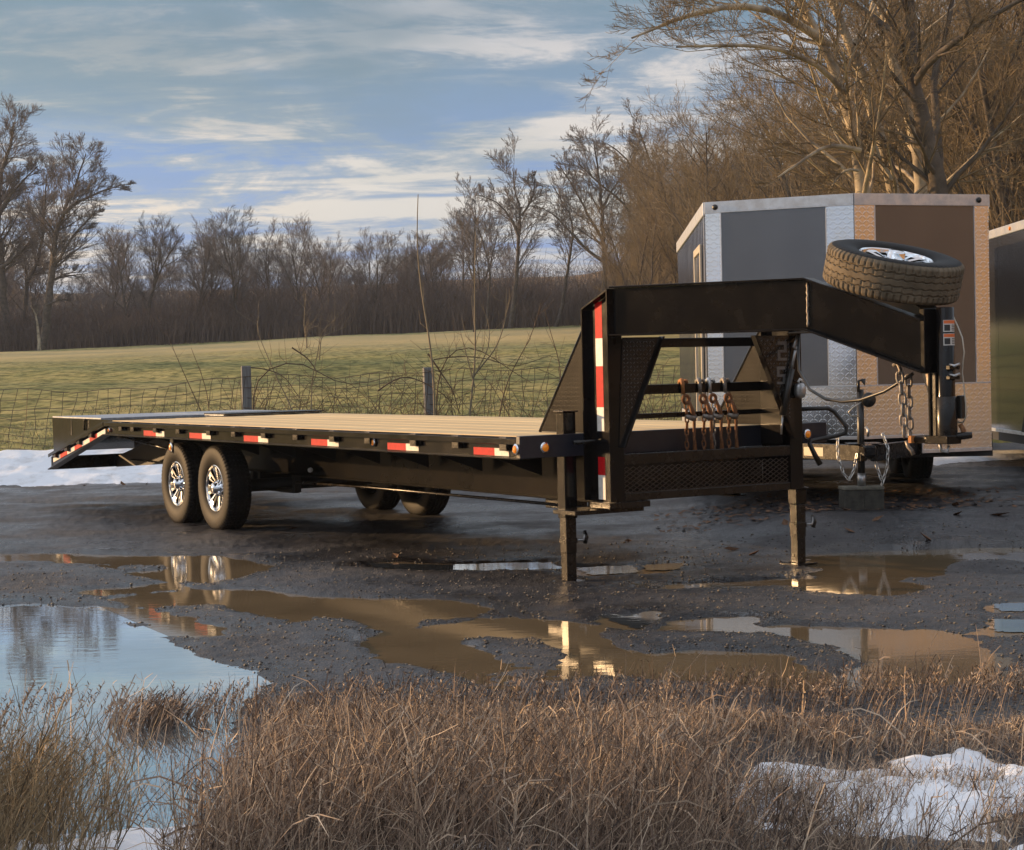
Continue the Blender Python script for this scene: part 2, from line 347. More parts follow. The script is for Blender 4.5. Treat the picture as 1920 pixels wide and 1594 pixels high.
# measured outlines in metres on the ground, and limb lines of the larger trees in metres
PUD={
'pond': [(-3.66,10.75),(-3.23,10.97),(-3.04,11.01),(-2.67,10.7),(-2.28,9.97),(-1.89,9.24),(-1.48,8.51),(-1.18,8.01),(-1.24,7.78),(-1.3,7.42),(-1.21,6.67),(-1.1,5.83),(-1.03,5.18),(-1.81,5.24)] ,
'a': [(-2.63,10.81),(-2.28,10.56),(-1.99,10.25),(-1.66,9.81),(-1.71,9.54),(-1.92,9.69),(-2.22,10.15)] ,
'b': [(-2.53,11.25),(-2.34,11.51),(-1.7,11.48),(-1.38,11.15),(-0.89,10.96),(-0.55,10.8),(-0.15,10.35),(-0.36,10.07),(-0.63,9.98),(-0.84,9.91),(-1.01,10.04),(-1.33,10.2),(-1.56,10.47),(-1.69,10.9),(-2.11,10.87),(-2.35,10.91)] ,
'c': [(-1.01,10.09),(-0.63,9.96),(-0.58,9.6),(-0.21,9.85),(0.09,9.78),(0.35,9.5),(0.31,9.16),(-0.2,9.31),(-0.43,9.5),(-0.3,9.0),(-0.1,8.33),(-0.18,8.22),(-0.44,8.5),(-0.73,8.86),(-0.76,9.25),(-0.67,9.58)] ,
'd': [(0.17,9.26),(0.41,8.98),(0.6,8.57),(0.87,8.63),(1.21,8.45),(1.41,7.86),(1.42,7.64),(1.22,7.57),(1.01,7.75),(0.67,7.89),(0.52,8.15),(0.22,7.99),(0.29,8.58)] ,
'e': [(1.45,9.32),(1.82,9.19),(2.11,9.09),(2.2,8.01),(1.97,7.7),(1.46,7.59),(1.33,7.64),(1.62,8.16),(1.67,8.71)] ,
'f': [(-4.6,14.45),(-3.78,14.19),(-2.36,13.68),(-1.8,12.93),(-2.21,12.81),(-3.0,13.4),(-3.6,13.68),(-4.36,13.68)] ,
'g': [(-2.85,12.6),(-2.51,12.94),(-2.24,13.03),(-1.89,12.74),(-2.07,12.01),(-2.56,12.26)] ,
'h': [(-2.87,11.69),(-2.36,11.98),(-2.33,11.65),(-2.7,11.41)] ,
'i': [(-1.01,12.95),(-0.53,12.74),(0.29,12.78),(0.24,12.35),(-0.51,12.3),(-0.95,12.69)] ,
'j': [(2.14,12.82),(2.67,13.0),(3.58,12.99),(3.9,12.88),(3.62,11.95),(3.38,12.4),(3.01,12.28),(2.74,11.5),(2.31,11.29),(2.08,11.51)] ,
'k': [(1.03,11.31),(1.81,11.36),(1.8,11.08),(1.06,11.08)] ,
'l': [(1.87,11.32),(2.27,11.41),(2.5,10.92),(2.18,10.61),(1.83,10.88)] ,
'm': [(0.49,9.97),(0.79,10.03),(0.79,9.69),(0.64,9.45)] ,
'n': [(2.75,10.03),(3.03,10.03),(2.94,9.73),(2.72,9.77)] ,
'o': [(2.58,9.42),(2.82,9.34),(2.71,8.98),(2.49,9.05)] ,
'p': [(0.46,12.33),(0.81,12.4),(0.82,12.0),(0.52,11.94)] ,
'q': [(0.92,12.41),(1.19,12.45),(1.12,12.13),(0.92,12.11)] ,
'r': [(2.11,7.81),(2.38,7.87),(2.25,7.47),(2.07,7.55)] ,
's': [(0.77,9.69),(1.28,9.71),(1.17,9.37),(0.83,9.38)] ,
't': [(-1.18,10.52),(-1.42,10.37),(-1.25,10.04),(-1.03,10.31)] ,
}
LIMB={
'A': ([(8.09,40.0,5.21),(8.03,40.0,6.29),(7.74,40.0,7.43),(7.35,40.0,8.57),(7.05,40.0,8.98),(6.7,40.0,9.5),(6.45,40.0,10.23)],(0.22,0.08)) ,
'A2': ([(7.35,40.0,8.57),(6.76,39.5,8.84),(6.13,39.0,9.21),(5.31,38.5,9.27),(4.55,38.0,9.09),(3.86,37.5,8.81),(3.28,37.0,8.54),(2.67,36.5,8.2)],(0.11,0.02)) ,
'A3': ([(7.5,39.0,7.38),(6.95,38.4,7.79),(6.46,37.8,7.99),(5.73,37.2,8.02),(5.03,36.6,8.05),(4.11,36.0,7.89),(3.49,35.4,7.79)],(0.07,0.02)) ,
'A4': ([(7.83,39.0,6.07),(7.27,38.7,6.17),(6.87,38.4,6.09),(6.37,38.1,5.75),(5.82,37.8,5.38)],(0.06,0.02)) ,
'A5': ([(7.8,39.0,5.62),(7.52,39.0,5.68),(7.27,39.0,5.43),(7.11,39.0,5.13)],(0.035,0.015)) ,
'B': ([(9.09,41.0,5.29),(8.82,41.0,6.35),(8.42,41.0,7.67),(8.12,41.0,8.73),(7.81,41.0,9.37),(7.45,41.0,10.11),(7.15,41.0,10.85)],(0.19,0.07)) ,
'B2': ([(8.74,40.0,5.51),(8.49,40.0,5.97),(8.35,40.0,6.39),(8.12,40.0,6.7)],(0.05,0.02)) ,
'B3': ([(8.12,41.0,8.73),(8.58,41.4,9.33),(8.83,41.8,10.2),(9.1,42.2,11.36)],(0.08,0.03)) ,
'C': ([(10.12,43.0,5.46),(10.11,43.0,6.85),(9.76,43.0,7.68),(9.45,43.0,8.79),(9.3,43.0,9.62),(9.19,43.0,10.17),(8.99,43.0,11.0)],(0.2,0.08)) ,
'D': ([(9.89,40.0,5.17),(9.58,40.0,6.21),(9.29,40.0,7.5),(9.1,40.0,8.17),(9.01,40.0,9.04),(9.23,40.0,9.85),(9.35,40.0,10.82)],(0.27,0.1)) ,
'D2': ([(9.1,40.0,8.17),(8.91,40.5,8.83),(8.55,41.0,9.46),(8.12,41.5,9.83),(7.42,42.0,10.33)],(0.13,0.04)) ,
'D3': ([(9.11,39.0,7.59),(9.25,38.5,7.95),(9.73,38.0,8.24),(10.23,37.5,8.62),(10.82,37.0,8.84),(11.38,36.5,9.05)],(0.09,0.03)) ,
'D4': ([(10.29,42.0,5.63),(10.44,42.3,7.02),(10.23,42.6,7.88),(10.53,42.9,8.75),(10.96,43.2,9.84),(11.16,43.5,10.9)],(0.12,0.05)) ,
'R1': ([(14.41,50.0,5.74),(14.46,50.0,7.35),(14.58,50.0,9.08),(14.8,50.0,10.87),(14.63,50.0,12.47)],(0.2,0.08)) ,
'R2': ([(14.15,52.0,6.2),(14.19,52.0,7.94),(14.5,52.0,9.27),(14.45,52.0,10.6),(14.74,52.0,12.26)],(0.16,0.06)) ,
'R3': ([(14.01,55.0,6.57),(14.25,55.0,8.33),(14.63,55.0,10.09),(14.58,55.0,11.85),(14.82,55.0,13.25)],(0.15,0.06)) ,
}
LIMBL={
'LA': ([(-35.93,125.0,3.33),(-35.92,125.0,7.21),(-36.0,125.0,10.05),(-36.19,125.0,12.9),(-35.87,125.0,15.73),(-35.12,125.0,17.98),(-34.72,125.0,19.66)],(0.5,0.1)) ,
'LA2': ([(-35.73,124.0,9.42),(-34.87,124.0,9.85),(-33.46,124.0,11.28),(-32.63,124.0,12.73)],(0.2,0.06)) ,
'LA3': ([(-35.71,124.0,13.36),(-34.95,124.0,14.36),(-33.78,124.0,15.68),(-32.85,124.0,16.45)],(0.18,0.05)) ,
'LB': ([(-31.92,120.0,3.19),(-31.44,120.0,6.36),(-31.0,120.0,9.63),(-30.84,120.0,11.26),(-30.14,120.0,12.88),(-29.67,120.0,13.96),(-28.96,120.0,15.57),(-28.6,120.0,16.65)],(0.42,0.06)) ,
'LB2': ([(-30.06,119.0,12.46),(-29.33,119.0,13.2),(-28.12,119.0,13.71),(-26.81,119.0,14.22),(-25.93,119.0,14.42)],(0.18,0.05)) ,
'LB3': ([(-30.85,120.0,9.29),(-30.22,120.0,10.15),(-29.52,120.0,11.45),(-28.63,120.0,11.97),(-27.95,120.0,12.94)],(0.18,0.05)) ,
'LB4': ([(-30.99,120.0,8.21),(-30.27,120.0,8.63),(-29.17,120.0,8.71)],(0.09,0.04)) ,
'LB5': ([(-31.33,119.0,6.43),(-30.62,119.0,6.74),(-29.74,119.0,6.88),(-29.43,119.0,6.38)],(0.1,0.04)) ,
'LC': ([(-35.39,128.0,3.34),(-35.11,128.0,8.47),(-34.12,128.0,10.08),(-33.72,128.0,11.93),(-33.53,128.0,14.25),(-33.34,128.0,16.34)],(0.3,0.06)) ,
'LD': ([(-31.65,118.0,5.11),(-31.78,118.0,6.08),(-32.09,118.0,6.41)],(0.16,0.06)) ,
}
LIMBC={
'CA': ([(0.23,120.0,5.26),(0.6,120.0,8.25),(0.75,120.0,10.25),(0.99,120.0,12.05),(0.53,120.0,13.66),(0.46,120.0,15.06)],(0.25,0.05)) ,
'CA2': ([(0.75,119.0,10.38),(0.18,119.0,11.78),(-0.69,119.0,12.79),(-1.97,119.0,13.22)],(0.13,0.04)) ,
'CA3': ([(0.99,120.0,11.85),(1.81,120.0,13.03),(1.95,120.0,14.42)],(0.12,0.04)) ,
'CB': ([(6.38,118.0,6.63),(6.48,118.0,8.99),(6.38,118.0,10.96),(6.32,118.0,12.93),(6.07,118.0,14.9),(5.91,118.0,16.57)],(0.3,0.06)) ,
'CB2': ([(6.39,117.0,8.34),(5.59,117.0,8.85),(4.35,117.0,10.14),(3.12,117.0,11.73),(1.86,117.0,12.25)],(0.17,0.04)) ,
'CB3': ([(6.36,118.0,9.98),(5.31,118.0,11.67),(4.94,118.0,12.76),(3.61,118.0,14.95)],(0.16,0.04)) ,
'CB4': ([(6.35,118.0,11.94),(6.92,118.0,13.11),(7.73,118.0,14.07),(8.23,118.0,14.65)],(0.13,0.04)) ,
'CC': ([(9.36,115.0,6.81),(9.34,115.0,8.53),(9.09,115.0,10.17),(8.55,115.0,11.81),(8.68,115.0,13.72),(7.75,115.0,15.18),(6.62,115.0,15.97)],(0.32,0.05)) ,
'CC2': ([(9.09,115.0,10.17),(9.33,115.0,12.56),(9.38,115.0,14.95),(8.65,115.0,16.97)],(0.2,0.05)) ,
'CC3': ([(9.32,115.0,12.08),(9.93,115.0,13.5),(10.63,115.0,14.92)],(0.15,0.04)) ,
'CC4': ([(8.44,114.0,10.2),(7.62,114.0,12.03),(6.68,114.0,12.71),(5.75,114.0,13.49),(4.63,114.0,14.66)],(0.16,0.04)) ,
'CC5': ([(9.44,115.0,8.72),(9.94,115.0,9.67),(10.63,115.0,10.52)],(0.12,0.05)) ,
'CD': ([(6.59,113.0,6.49),(7.29,113.0,8.27),(8.07,113.0,9.38),(8.84,113.0,10.21)],(0.14,0.06)) ,
'CE': ([(-2.22,110.0,3.52),(-2.18,110.0,6.83),(-2.16,110.0,9.58),(-1.95,110.0,11.04)],(0.12,0.04)) ,
'CF': ([(-1.5,122.0,5.36),(-1.22,122.0,8.41),(-1.79,122.0,10.46),(-2.22,122.0,11.69),(-2.24,122.0,13.11)],(0.14,0.04)) ,
'CG': ([(3.6,122.0,5.24),(4.31,122.0,9.3),(4.66,122.0,11.33),(3.88,122.0,12.97),(3.09,122.0,14.21)],(0.18,0.04)) ,
}
STEM={
'tall': ([(-1.03,23.5,1.41),(-1.06,23.5,1.72),(-1.11,23.5,2.08),(-1.18,23.5,2.55),(-1.22,23.5,3.15),(-1.18,23.5,3.77)],0.02) ,
'sap': ([(-0.58,23.8,0.82),(-0.5,23.8,1.29),(-0.46,23.8,1.84),(-0.47,23.8,2.23),(-0.45,23.8,2.89),(-0.43,23.8,3.28)],0.018) ,
'sap2': ([(-0.5,23.8,1.34),(-0.19,23.8,1.7),(-0.05,23.8,2.07),(-0.03,23.8,2.49)],0.012) ,
'sap3': ([(-0.49,23.8,1.18),(-0.63,23.8,1.77),(-0.67,23.8,1.95)],0.01) ,
'sap4': ([(-0.5,23.8,1.32),(-0.29,23.8,1.71),(-0.27,23.8,1.99),(-0.36,23.8,2.28)],0.01) ,
'r1': ([(-0.18,23.9,0.8),(-0.04,23.9,1.3),(0.32,23.9,1.9),(0.43,23.9,2.3)],0.013) ,
'r2': ([(0.68,23.9,1.47),(0.55,23.9,1.9),(0.48,23.9,2.22)],0.012) ,
'l1': ([(-3.0,24.2,0.92),(-3.13,24.2,1.16),(-3.33,24.2,1.62),(-3.43,24.2,1.92),(-3.54,24.2,2.08),(-3.44,24.2,2.24)],0.012) ,
'l2': ([(-2.76,24.2,0.91),(-2.74,24.2,1.37),(-2.63,24.2,1.76),(-2.62,24.2,1.98),(-2.29,24.2,2.24)],0.009) ,
'l3': ([(-2.8,24.2,1.77),(-2.79,24.2,1.82),(-2.83,24.2,2.09),(-2.79,24.2,2.52)],0.01) ,
'l4': ([(-2.63,24.2,1.6),(-2.6,24.2,1.92),(-2.24,24.2,2.05)],0.008) ,
'l5': ([(-4.18,24.3,0.94),(-4.21,24.3,1.21),(-4.26,24.3,1.4),(-4.41,24.3,1.81)],0.01) ,
'l6': ([(-4.28,24.3,0.89),(-4.63,24.3,1.73),(-4.75,24.3,2.08)],0.008) ,
'v1': ([(-3.54,24.0,1.38),(-3.3,24.0,1.54),(-2.93,24.0,1.64),(-2.72,24.0,1.6),(-2.61,24.0,1.42),(-2.51,24.0,1.27),(-2.09,24.0,1.2),(-1.82,24.0,1.29),(-1.55,24.0,1.43),(-1.34,24.0,1.44),(-1.18,24.0,1.34)],0.012) ,
'v2': ([(-1.02,23.9,1.19),(-0.93,23.9,1.56),(-0.77,23.9,1.74),(-0.51,23.9,1.77),(-0.3,23.9,1.63),(0.04,23.9,1.36),(0.28,23.9,1.22)],0.013) ,
'v3': ([(-1.04,23.9,1.57),(-0.75,23.9,1.61),(-0.35,23.9,1.58),(0.04,23.9,1.43),(0.55,23.9,1.59)],0.009) ,
'v4': ([(-1.82,24.0,1.16),(-1.55,24.0,1.34),(-1.39,24.0,1.35),(-1.18,24.0,1.26),(-0.9,24.0,1.08),(-0.69,24.0,0.81)],0.012) ,
'v5': ([(-3.56,24.1,1.52),(-3.34,24.1,1.49),(-3.11,24.1,1.4),(-2.9,24.1,1.08),(-2.75,24.1,0.86)],0.009) ,
'v6': ([(-2.99,24.1,1.78),(-2.78,24.1,1.63),(-2.65,24.1,1.44),(-2.74,24.1,1.23)],0.012) ,
'v7': ([(-1.12,23.9,1.65),(-0.79,23.9,1.14),(-0.71,23.9,0.82)],0.014) ,
}

# ------------------------------------------------------------------ the ground
def hill_edge(y):
    return np.interp(y, [-80, 10, 25, 45, 70, 110, 160, 260, 420], [24, 24, 21, 13.5, 12.0, 12.0, 14, 20, 10])
def ground_z(x, y, grass=True):
    x = np.asarray(x, float); y = np.asarray(y, float)
    sl_ = np.clip(.0353+.000194*x, .022, .045)
    z = sstep(23.3, 25.0, y)*.37
    yy = np.minimum(y, 178)
    z = z + np.maximum(yy-25, 0)*sl_
    z = z + .15*sstep(12.6, 14.6, y)*sstep(1.4, 2.7, x)*(1-sstep(22, 25, y))
    d = np.maximum(x-hill_edge(y), 0)
    z = z + 27*sstep(0, 95, d)**1.0 + np.minimum(d, 40)*np.interp(y, [20, 45], [.22, .05])
    z = z + 17*sstep(215, 430, y)*(.75+.5*fbm(x/120, y/120, 2))
    z = z + np.where(y > 26, (fbm(x/14, y/14, 3)-.5)*.5*sstep(26, 60, y), 0)
    z = z + 12*sstep(-105, -150, x)*sstep(-75, -45, y)*(.8+.4*fbm(x/30, y/30, 2))      # unseen ridge added beyond the left side to darken reflections in black paint
    return z
def poly_sd(px_, py_, poly):
    """signed distance, positive inside"""
    poly = np.array(poly); n = len(poly); d = np.full(px_.shape, 1e9); ins = np.zeros(px_.shape, bool)
    for i in range(n):
        a = poly[i]; b = poly[(i+1) % n]; e = b-a; wx = px_-a[0]; wy = py_-a[1]
        t = np.clip((wx*e[0]+wy*e[1])/(e@e+1e-12), 0, 1)
        d = np.minimum(d, (wx-t*e[0])**2+(wy-t*e[1])**2)
        c = (a[1] > py_) != (b[1] > py_)
        with np.errstate(divide='ignore', invalid='ignore'):
            xi = (b[0]-a[0])*(py_-a[1])/(b[1]-a[1]+1e-12)+a[0]
        ins ^= c & (px_ < xi)
    d = np.sqrt(d); return np.where(ins, d, -d)
def lot_z(x, y):
    z = ground_z(x, y)
    n = (fbm(x*.9, y*.9, 3)-.5)*.030 + (fbm(x*4.2+9, y*4.2, 3)-.5)*.018
    fine = (fbm(x*19, y*19, 3)-.5)*.013
    rut = .006*np.sin((x*.35+y)*5+2*fbm(x*.4, y*.4, 2))*sstep(.42, .6, fbm(x*.35+3, y*.5, 2)) - .010*np.exp(-((x+.55*y-4.2)/.10)**2)-.010*np.exp(-((x+.55*y-2.6)/.10)**2)
    h = .018 + n + rut
    dn = (fbm(x*2.6+40, y*2.6, 4)-.5)*.30 + (fbm(x*9+4, y*9, 3)-.5)*.10
    mask = np.zeros_like(x); wet = np.zeros_like(x)
    for k, poly in PUD.items():
        P = np.array(poly); mg = .5
        sel = (x > P[:, 0].min()-mg) & (x < P[:, 0].max()+mg) & (y > P[:, 1].min()-mg) & (y < P[:, 1].max()+mg)
        if not sel.any(): continue
        sd = poly_sd(x[sel], y[sel], poly)
        am = .35 if k == 'pond' else 1.
        wet[sel] = np.maximum(wet[sel], sstep(-.42, -.06, sd+dn[sel]*1.3))
        mask[sel] = np.maximum(mask[sel], sstep(-.17, .11, sd+dn[sel]*am))
    h = h*(1-mask) - .035*mask
    return z + h + fine*(.6+.6*(1-mask)) , wet
def fan(rows, cols, zf):
    Yg = np.repeat(rows[:, None], len(cols), 1); Xg = Yg*cols[None, :]
    Zg = zf(Xg, Yg); V = np.stack([Xg, Yg, Zg], -1).reshape(-1, 3)
    r, c = len(rows), len(cols); i = np.arange(r-1)[:, None]*c+np.arange(c-1)[None, :]
    return V, np.stack([i, i+1, i+1+c, i+c], -1).reshape(-1, 4)
# lot: fine wedge over the part in view
def rowset(y0, y1, px_):
    ys = [y0]
    while ys[-1] < y1: ys.append(ys[-1] + max(.012, px_*ys[-1]**2/(1756*1.414)))
    ys[-1] = y1; return np.array(ys)
rows = rowset(3.4, 24.2, 1.15); cols = np.linspace(-.46, .46, 860)
def zlot(x, y):
    z, mk = lot_z(x, y)
    e = np.maximum(sstep(.42, .46, np.abs(x/y)), sstep(3.8, 3.4, y)); return z - .10*e
V, Fq = fan(rows, cols, zlot)
_wet = lot_z(V[:, 0], V[:, 1])[1]
def gravel_material():
    M = bpy.data.materials.new('wet_gravel'); M.use_nodes = True; nt = M.node_tree; N = nt.nodes; L = nt.links; b = N['Principled BSDF']
    t = N.new('ShaderNodeTexCoord')
    def noise(sc, det, ro=.6):
        n = N.new('ShaderNodeTexNoise'); n.inputs['Scale'].default_value = sc; n.inputs['Detail'].default_value = det; n.inputs['Roughness'].default_value = ro
        L.new(t.outputs['Object'], n.inputs['Vector']); return n.outputs['Fac']
    def ramp(f, st):
        r = N.new('ShaderNodeValToRGB'); e = r.color_ramp.elements
        while len(e) < len(st): e.new(.5)
        for i, (p, c) in enumerate(st): e[i].position = p; e[i].color = (*c, 1)
        L.new(f, r.inputs[0]); return r.outputs[0]
    big = noise(.55, 5); med = noise(5, 6, .7)
    c1 = ramp(big, [(.34, (.026, .027, .032)), (.52, (.040, .041, .047)), (.70, (.062, .058, .056))])
    vo = N.new('ShaderNodeTexVoronoi'); vo.inputs['Scale'].default_value = 75; L.new(t.outputs['Object'], vo.inputs['Vector'])
    c2 = ramp(vo.outputs['Color'], [(.0, (.45, .45, .46)), (.6, (1, 1, 1.0)), (.86, (1.35, 1.28, 1.2)), (1, (3.2, 2.7, 2.1))])
    mx = N.new('ShaderNodeMix'); mx.data_type = 'RGBA'; mx.blend_type = 'MULTIPLY'; mx.inputs[0].default_value = 1; L.new(c1, mx.inputs[6]); L.new(c2, mx.inputs[7])
    c3 = ramp(med, [(.36, (.55, .55, .56)), (.66, (1.25, 1.22, 1.2))])
    m2 = N.new('ShaderNodeMix'); m2.data_type = 'RGBA'; m2.blend_type = 'MULTIPLY'; m2.inputs[0].default_value = 1; L.new(mx.outputs[2], m2.inputs[6]); L.new(c3, m2.inputs[7])
    at = N.new('ShaderNodeAttribute'); at.attribute_name = 'tone'
    m4 = N.new('ShaderNodeMix'); m4.data_type = 'RGBA'; m4.blend_type = 'MULTIPLY'; L.new(at.outputs['Fac'], m4.inputs[0]); L.new(m2.outputs[2], m4.inputs[6]); m4.inputs[7].default_value = (.55, .50, .46, 1)
    L.new(m4.outputs[2], b.inputs['Base Color'])
    mr = N.new('ShaderNodeMapRange'); mr.inputs['From Min'].default_value = .38; mr.inputs['From Max'].default_value = .62; mr.inputs['To Min'].default_value = .26; mr.inputs['To Max'].default_value = .7
    L.new(noise(1.1, 5), mr.inputs[0]); mw = N.new('ShaderNodeMath'); mw.operation = 'MULTIPLY_ADD'; L.new(at.outputs['Fac'], mw.inputs[0]); mw.inputs[1].default_value = -.28; L.new(mr.outputs[0], mw.inputs[2]); mw.use_clamp = True
    L.new(mw.outputs[0], b.inputs['Roughness'])
    b.inputs['Specular IOR Level'].default_value = .55
    bp = N.new('ShaderNodeBump'); bp.inputs['Strength'].default_value = .8; bp.inputs['Distance'].default_value = .006
    ad = N.new('ShaderNodeMath'); ad.operation = 'ADD'; L.new(vo.outputs['Distance'], ad.inputs[0]); L.new(noise(35, 5, .7), ad.inputs[1]); L.new(ad.outputs[0], bp.inputs['Height'])
    L.new(bp.outputs[0], b.inputs['Normal']); return M
M_GRAVEL = gravel_material()
lot = link('gravel_lot', fastmesh('gravel_lot', V, Fq, M_GRAVEL, True, _wet)); tag(lot, kind='structure')

def field_material():
    M = bpy.data.materials.new('winter_pasture'); M.use_nodes = True; nt = M.node_tree; N = nt.nodes; L = nt.links; b = N['Principled BSDF']
    t = N.new('ShaderNodeTexCoord'); b.inputs['Roughness'].default_value = .95; b.inputs['Specular IOR Level'].default_value = .1
    def noise(sc, det, st=None):
        n = N.new('ShaderNodeTexNoise'); n.inputs['Scale'].default_value = sc; n.inputs['Detail'].default_value = det; n.inputs['Roughness'].default_value = .65
        v = t.outputs['Object']
        if st: mp = N.new('ShaderNodeMapping'); mp.inputs['Scale'].default_value = st; L.new(v, mp.inputs[0]); v = mp.outputs[0]
        L.new(v, n.inputs['Vector']); return n.outputs['Fac']
    def ramp(f, st):
        r = N.new('ShaderNodeValToRGB'); e = r.color_ramp.elements
        while len(e) < len(st): e.new(.5)
        for i, (p, c) in enumerate(st): e[i].position = p; e[i].color = (*c, 1)
        L.new(f, r.inputs[0]); return r.outputs[0]
    a = ramp(noise(.16, 7, (1, .45, 1)), [(.34, (.19, .205, .085)), (.5, (.32, .30, .125)), (.66, (.47, .39, .18))])
    c = ramp(noise(2.2, 6, (1, .5, 1)), [(.40, (.42, .46, .42)), (.56, (1.15, 1.10, 1.02))])
    mx = N.new('ShaderNodeMix'); mx.data_type = 'RGBA'; mx.blend_type = 'MULTIPLY'; mx.inputs[0].default_value = 1; L.new(a, mx.inputs[6]); L.new(c, mx.inputs[7])
    # golden sunlight on the far crest painted in as straw colour, browner tussocks along the fence
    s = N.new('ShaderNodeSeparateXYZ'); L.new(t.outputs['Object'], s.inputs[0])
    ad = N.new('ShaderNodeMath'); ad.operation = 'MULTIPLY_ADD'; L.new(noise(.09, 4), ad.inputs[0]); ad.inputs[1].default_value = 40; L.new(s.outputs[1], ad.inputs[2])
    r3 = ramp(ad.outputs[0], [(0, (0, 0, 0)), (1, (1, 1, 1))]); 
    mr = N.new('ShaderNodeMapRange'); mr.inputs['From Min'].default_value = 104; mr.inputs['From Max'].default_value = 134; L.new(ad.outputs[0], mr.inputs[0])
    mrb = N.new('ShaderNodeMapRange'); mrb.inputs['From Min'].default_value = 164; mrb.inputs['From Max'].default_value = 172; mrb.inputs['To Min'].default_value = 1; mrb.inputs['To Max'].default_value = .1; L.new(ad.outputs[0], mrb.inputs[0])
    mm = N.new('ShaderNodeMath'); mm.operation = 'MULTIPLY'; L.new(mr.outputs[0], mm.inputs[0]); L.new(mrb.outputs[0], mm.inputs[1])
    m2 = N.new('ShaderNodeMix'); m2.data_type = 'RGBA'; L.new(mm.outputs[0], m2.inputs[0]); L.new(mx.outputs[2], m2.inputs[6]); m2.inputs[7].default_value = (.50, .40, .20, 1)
    # leaf litter on the wooded hill and beyond the field
    at = N.new('ShaderNodeAttribute'); at.attribute_name = 'tone'
    lf = ramp(noise(.8, 7), [(.35, (.24, .15, .080)), (.65, (.40, .25, .125))])
    m3 = N.new('ShaderNodeMix'); m3.data_type = 'RGBA'; L.new(at.outputs['Fac'], m3.inputs[0]); L.new(m2.outputs[2], m3.inputs[6]); L.new(lf, m3.inputs[7])
    L.new(m3.outputs[2], b.inputs['Base Color'])
    bp = N.new('ShaderNodeBump'); bp.inputs['Strength'].default_value = .8; bp.inputs['Distance'].default_value = .22; L.new(noise(4.5, 7), bp.inputs['Height']); L.new(bp.outputs[0], b.inputs['Normal'])
    return M
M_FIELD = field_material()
def litter(V):
    x, y = V[:, 0], V[:, 1]
    return np.clip(np.maximum(sstep(-1.5, 3.5, x-hill_edge(y)+2*(fbm(x/5, y/5, 3)-.5)), np.maximum(sstep(158, 164, y+6*(fbm(x/9, y/9, 2)-.5)), sstep(-98, -112, x)*sstep(-80, -60, y))), 0, 1)
rows = np.concatenate([np.linspace(24.2, 40, 90)[:-1], np.geomspace(40, 440, 150)]); cols = np.linspace(-.46, .46, 300)
V, Fq = fan(rows, cols, lambda x, y: ground_z(x, y) + (fbm(x*2.2, y*2.2, 3)-.5)*.09*sstep(24.2, 24.8, y))
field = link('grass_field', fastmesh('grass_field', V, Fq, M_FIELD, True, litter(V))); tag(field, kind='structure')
# everything beside and behind: the same ground, coarser and a little lower
gx = np.concatenate([np.linspace(-420, -40, 40), np.linspace(-36, 36, 60), np.linspace(40, 420, 60)]); gy = np.concatenate([np.linspace(-160, -10, 24), np.linspace(-6, 60, 40), np.linspace(66, 470, 50)])
XX, YY = np.meshgrid(gx, gy); inside = np.abs(XX) < .5*np.maximum(YY, 0)
ZZ = ground_z(XX, YY) - .06 - np.where((YY > 2) & (YY < 440) & (np.abs(XX/np.maximum(YY, .1)) < .44), .5, 0)
V = np.stack([XX, YY, ZZ], -1).reshape(-1, 3); r, c = XX.shape; i = np.arange(r-1)[:, None]*c+np.arange(c-1)[None, :]
Fq = np.stack([i, i+1, i+1+c, i+c], -1).reshape(-1, 4)
fc = V[Fq].mean(1); isl = (fc[:, 1] < 23.5) & (fc[:, 1] > -40) & (np.abs(fc[:, 0]) < 24)
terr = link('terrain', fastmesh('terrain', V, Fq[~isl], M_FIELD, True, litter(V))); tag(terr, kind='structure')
tag(link('gravel_lot', fastmesh('gravel_lot', V, Fq[isl], M_GRAVEL, True, np.zeros(len(V)))), kind='structure')

# standing water: a muddy sheet at one level, the ground rises through it
def water_mat(name, base, rough, ior, gloss=0.0, wave=.02):
    M = bpy.data.materials.new(name); M.use_nodes = True; nt = M.node_tree; N = nt.nodes; L = nt.links; b = N['Principled BSDF']
    t = N.new('ShaderNodeTexCoord'); n = N.new('ShaderNodeTexNoise'); n.inputs['Scale'].default_value = 1.4; n.inputs['Detail'].default_value = 5; L.new(t.outputs['Object'], n.inputs['Vector'])
    r = N.new('ShaderNodeValToRGB'); r.color_ramp.elements[0].position = .3; r.color_ramp.elements[1].position = .7
    r.color_ramp.elements[0].color = (*[v*.8 for v in base], 1); r.color_ramp.elements[1].color = (*[v*1.15 for v in base], 1); L.new(n.outputs['Fac'], r.inputs[0]); L.new(r.outputs[0], b.inputs['Base Color'])
    b.inputs['Roughness'].default_value = rough; b.inputs['IOR'].default_value = ior; b.inputs['Metallic'].default_value = gloss
    mp = N.new('ShaderNodeMapping'); mp.inputs['Scale'].default_value = (3, 9, 1); L.new(t.outputs['Object'], mp.inputs[0])
    n2 = N.new('ShaderNodeTexNoise'); n2.inputs['Scale'].default_value = 1.6; n2.inputs['Detail'].default_value = 3; L.new(mp.outputs[0], n2.inputs['Vector'])
    bp = N.new('ShaderNodeBump'); bp.inputs['Strength'].default_value = wave; bp.inputs['Distance'].default_value = .02; L.new(n2.outputs['Fac'], bp.inputs['Height']); L.new(bp.outputs[0], b.inputs['Normal'])
    return M
M_MUD = water_mat('muddy_water', (.16, .118, .070), .045, 1.33, wave=.02)
M_ICE = water_mat('clear_meltwater', (.82, .92, 1.0), .015, 1.4, .95, wave=.02)
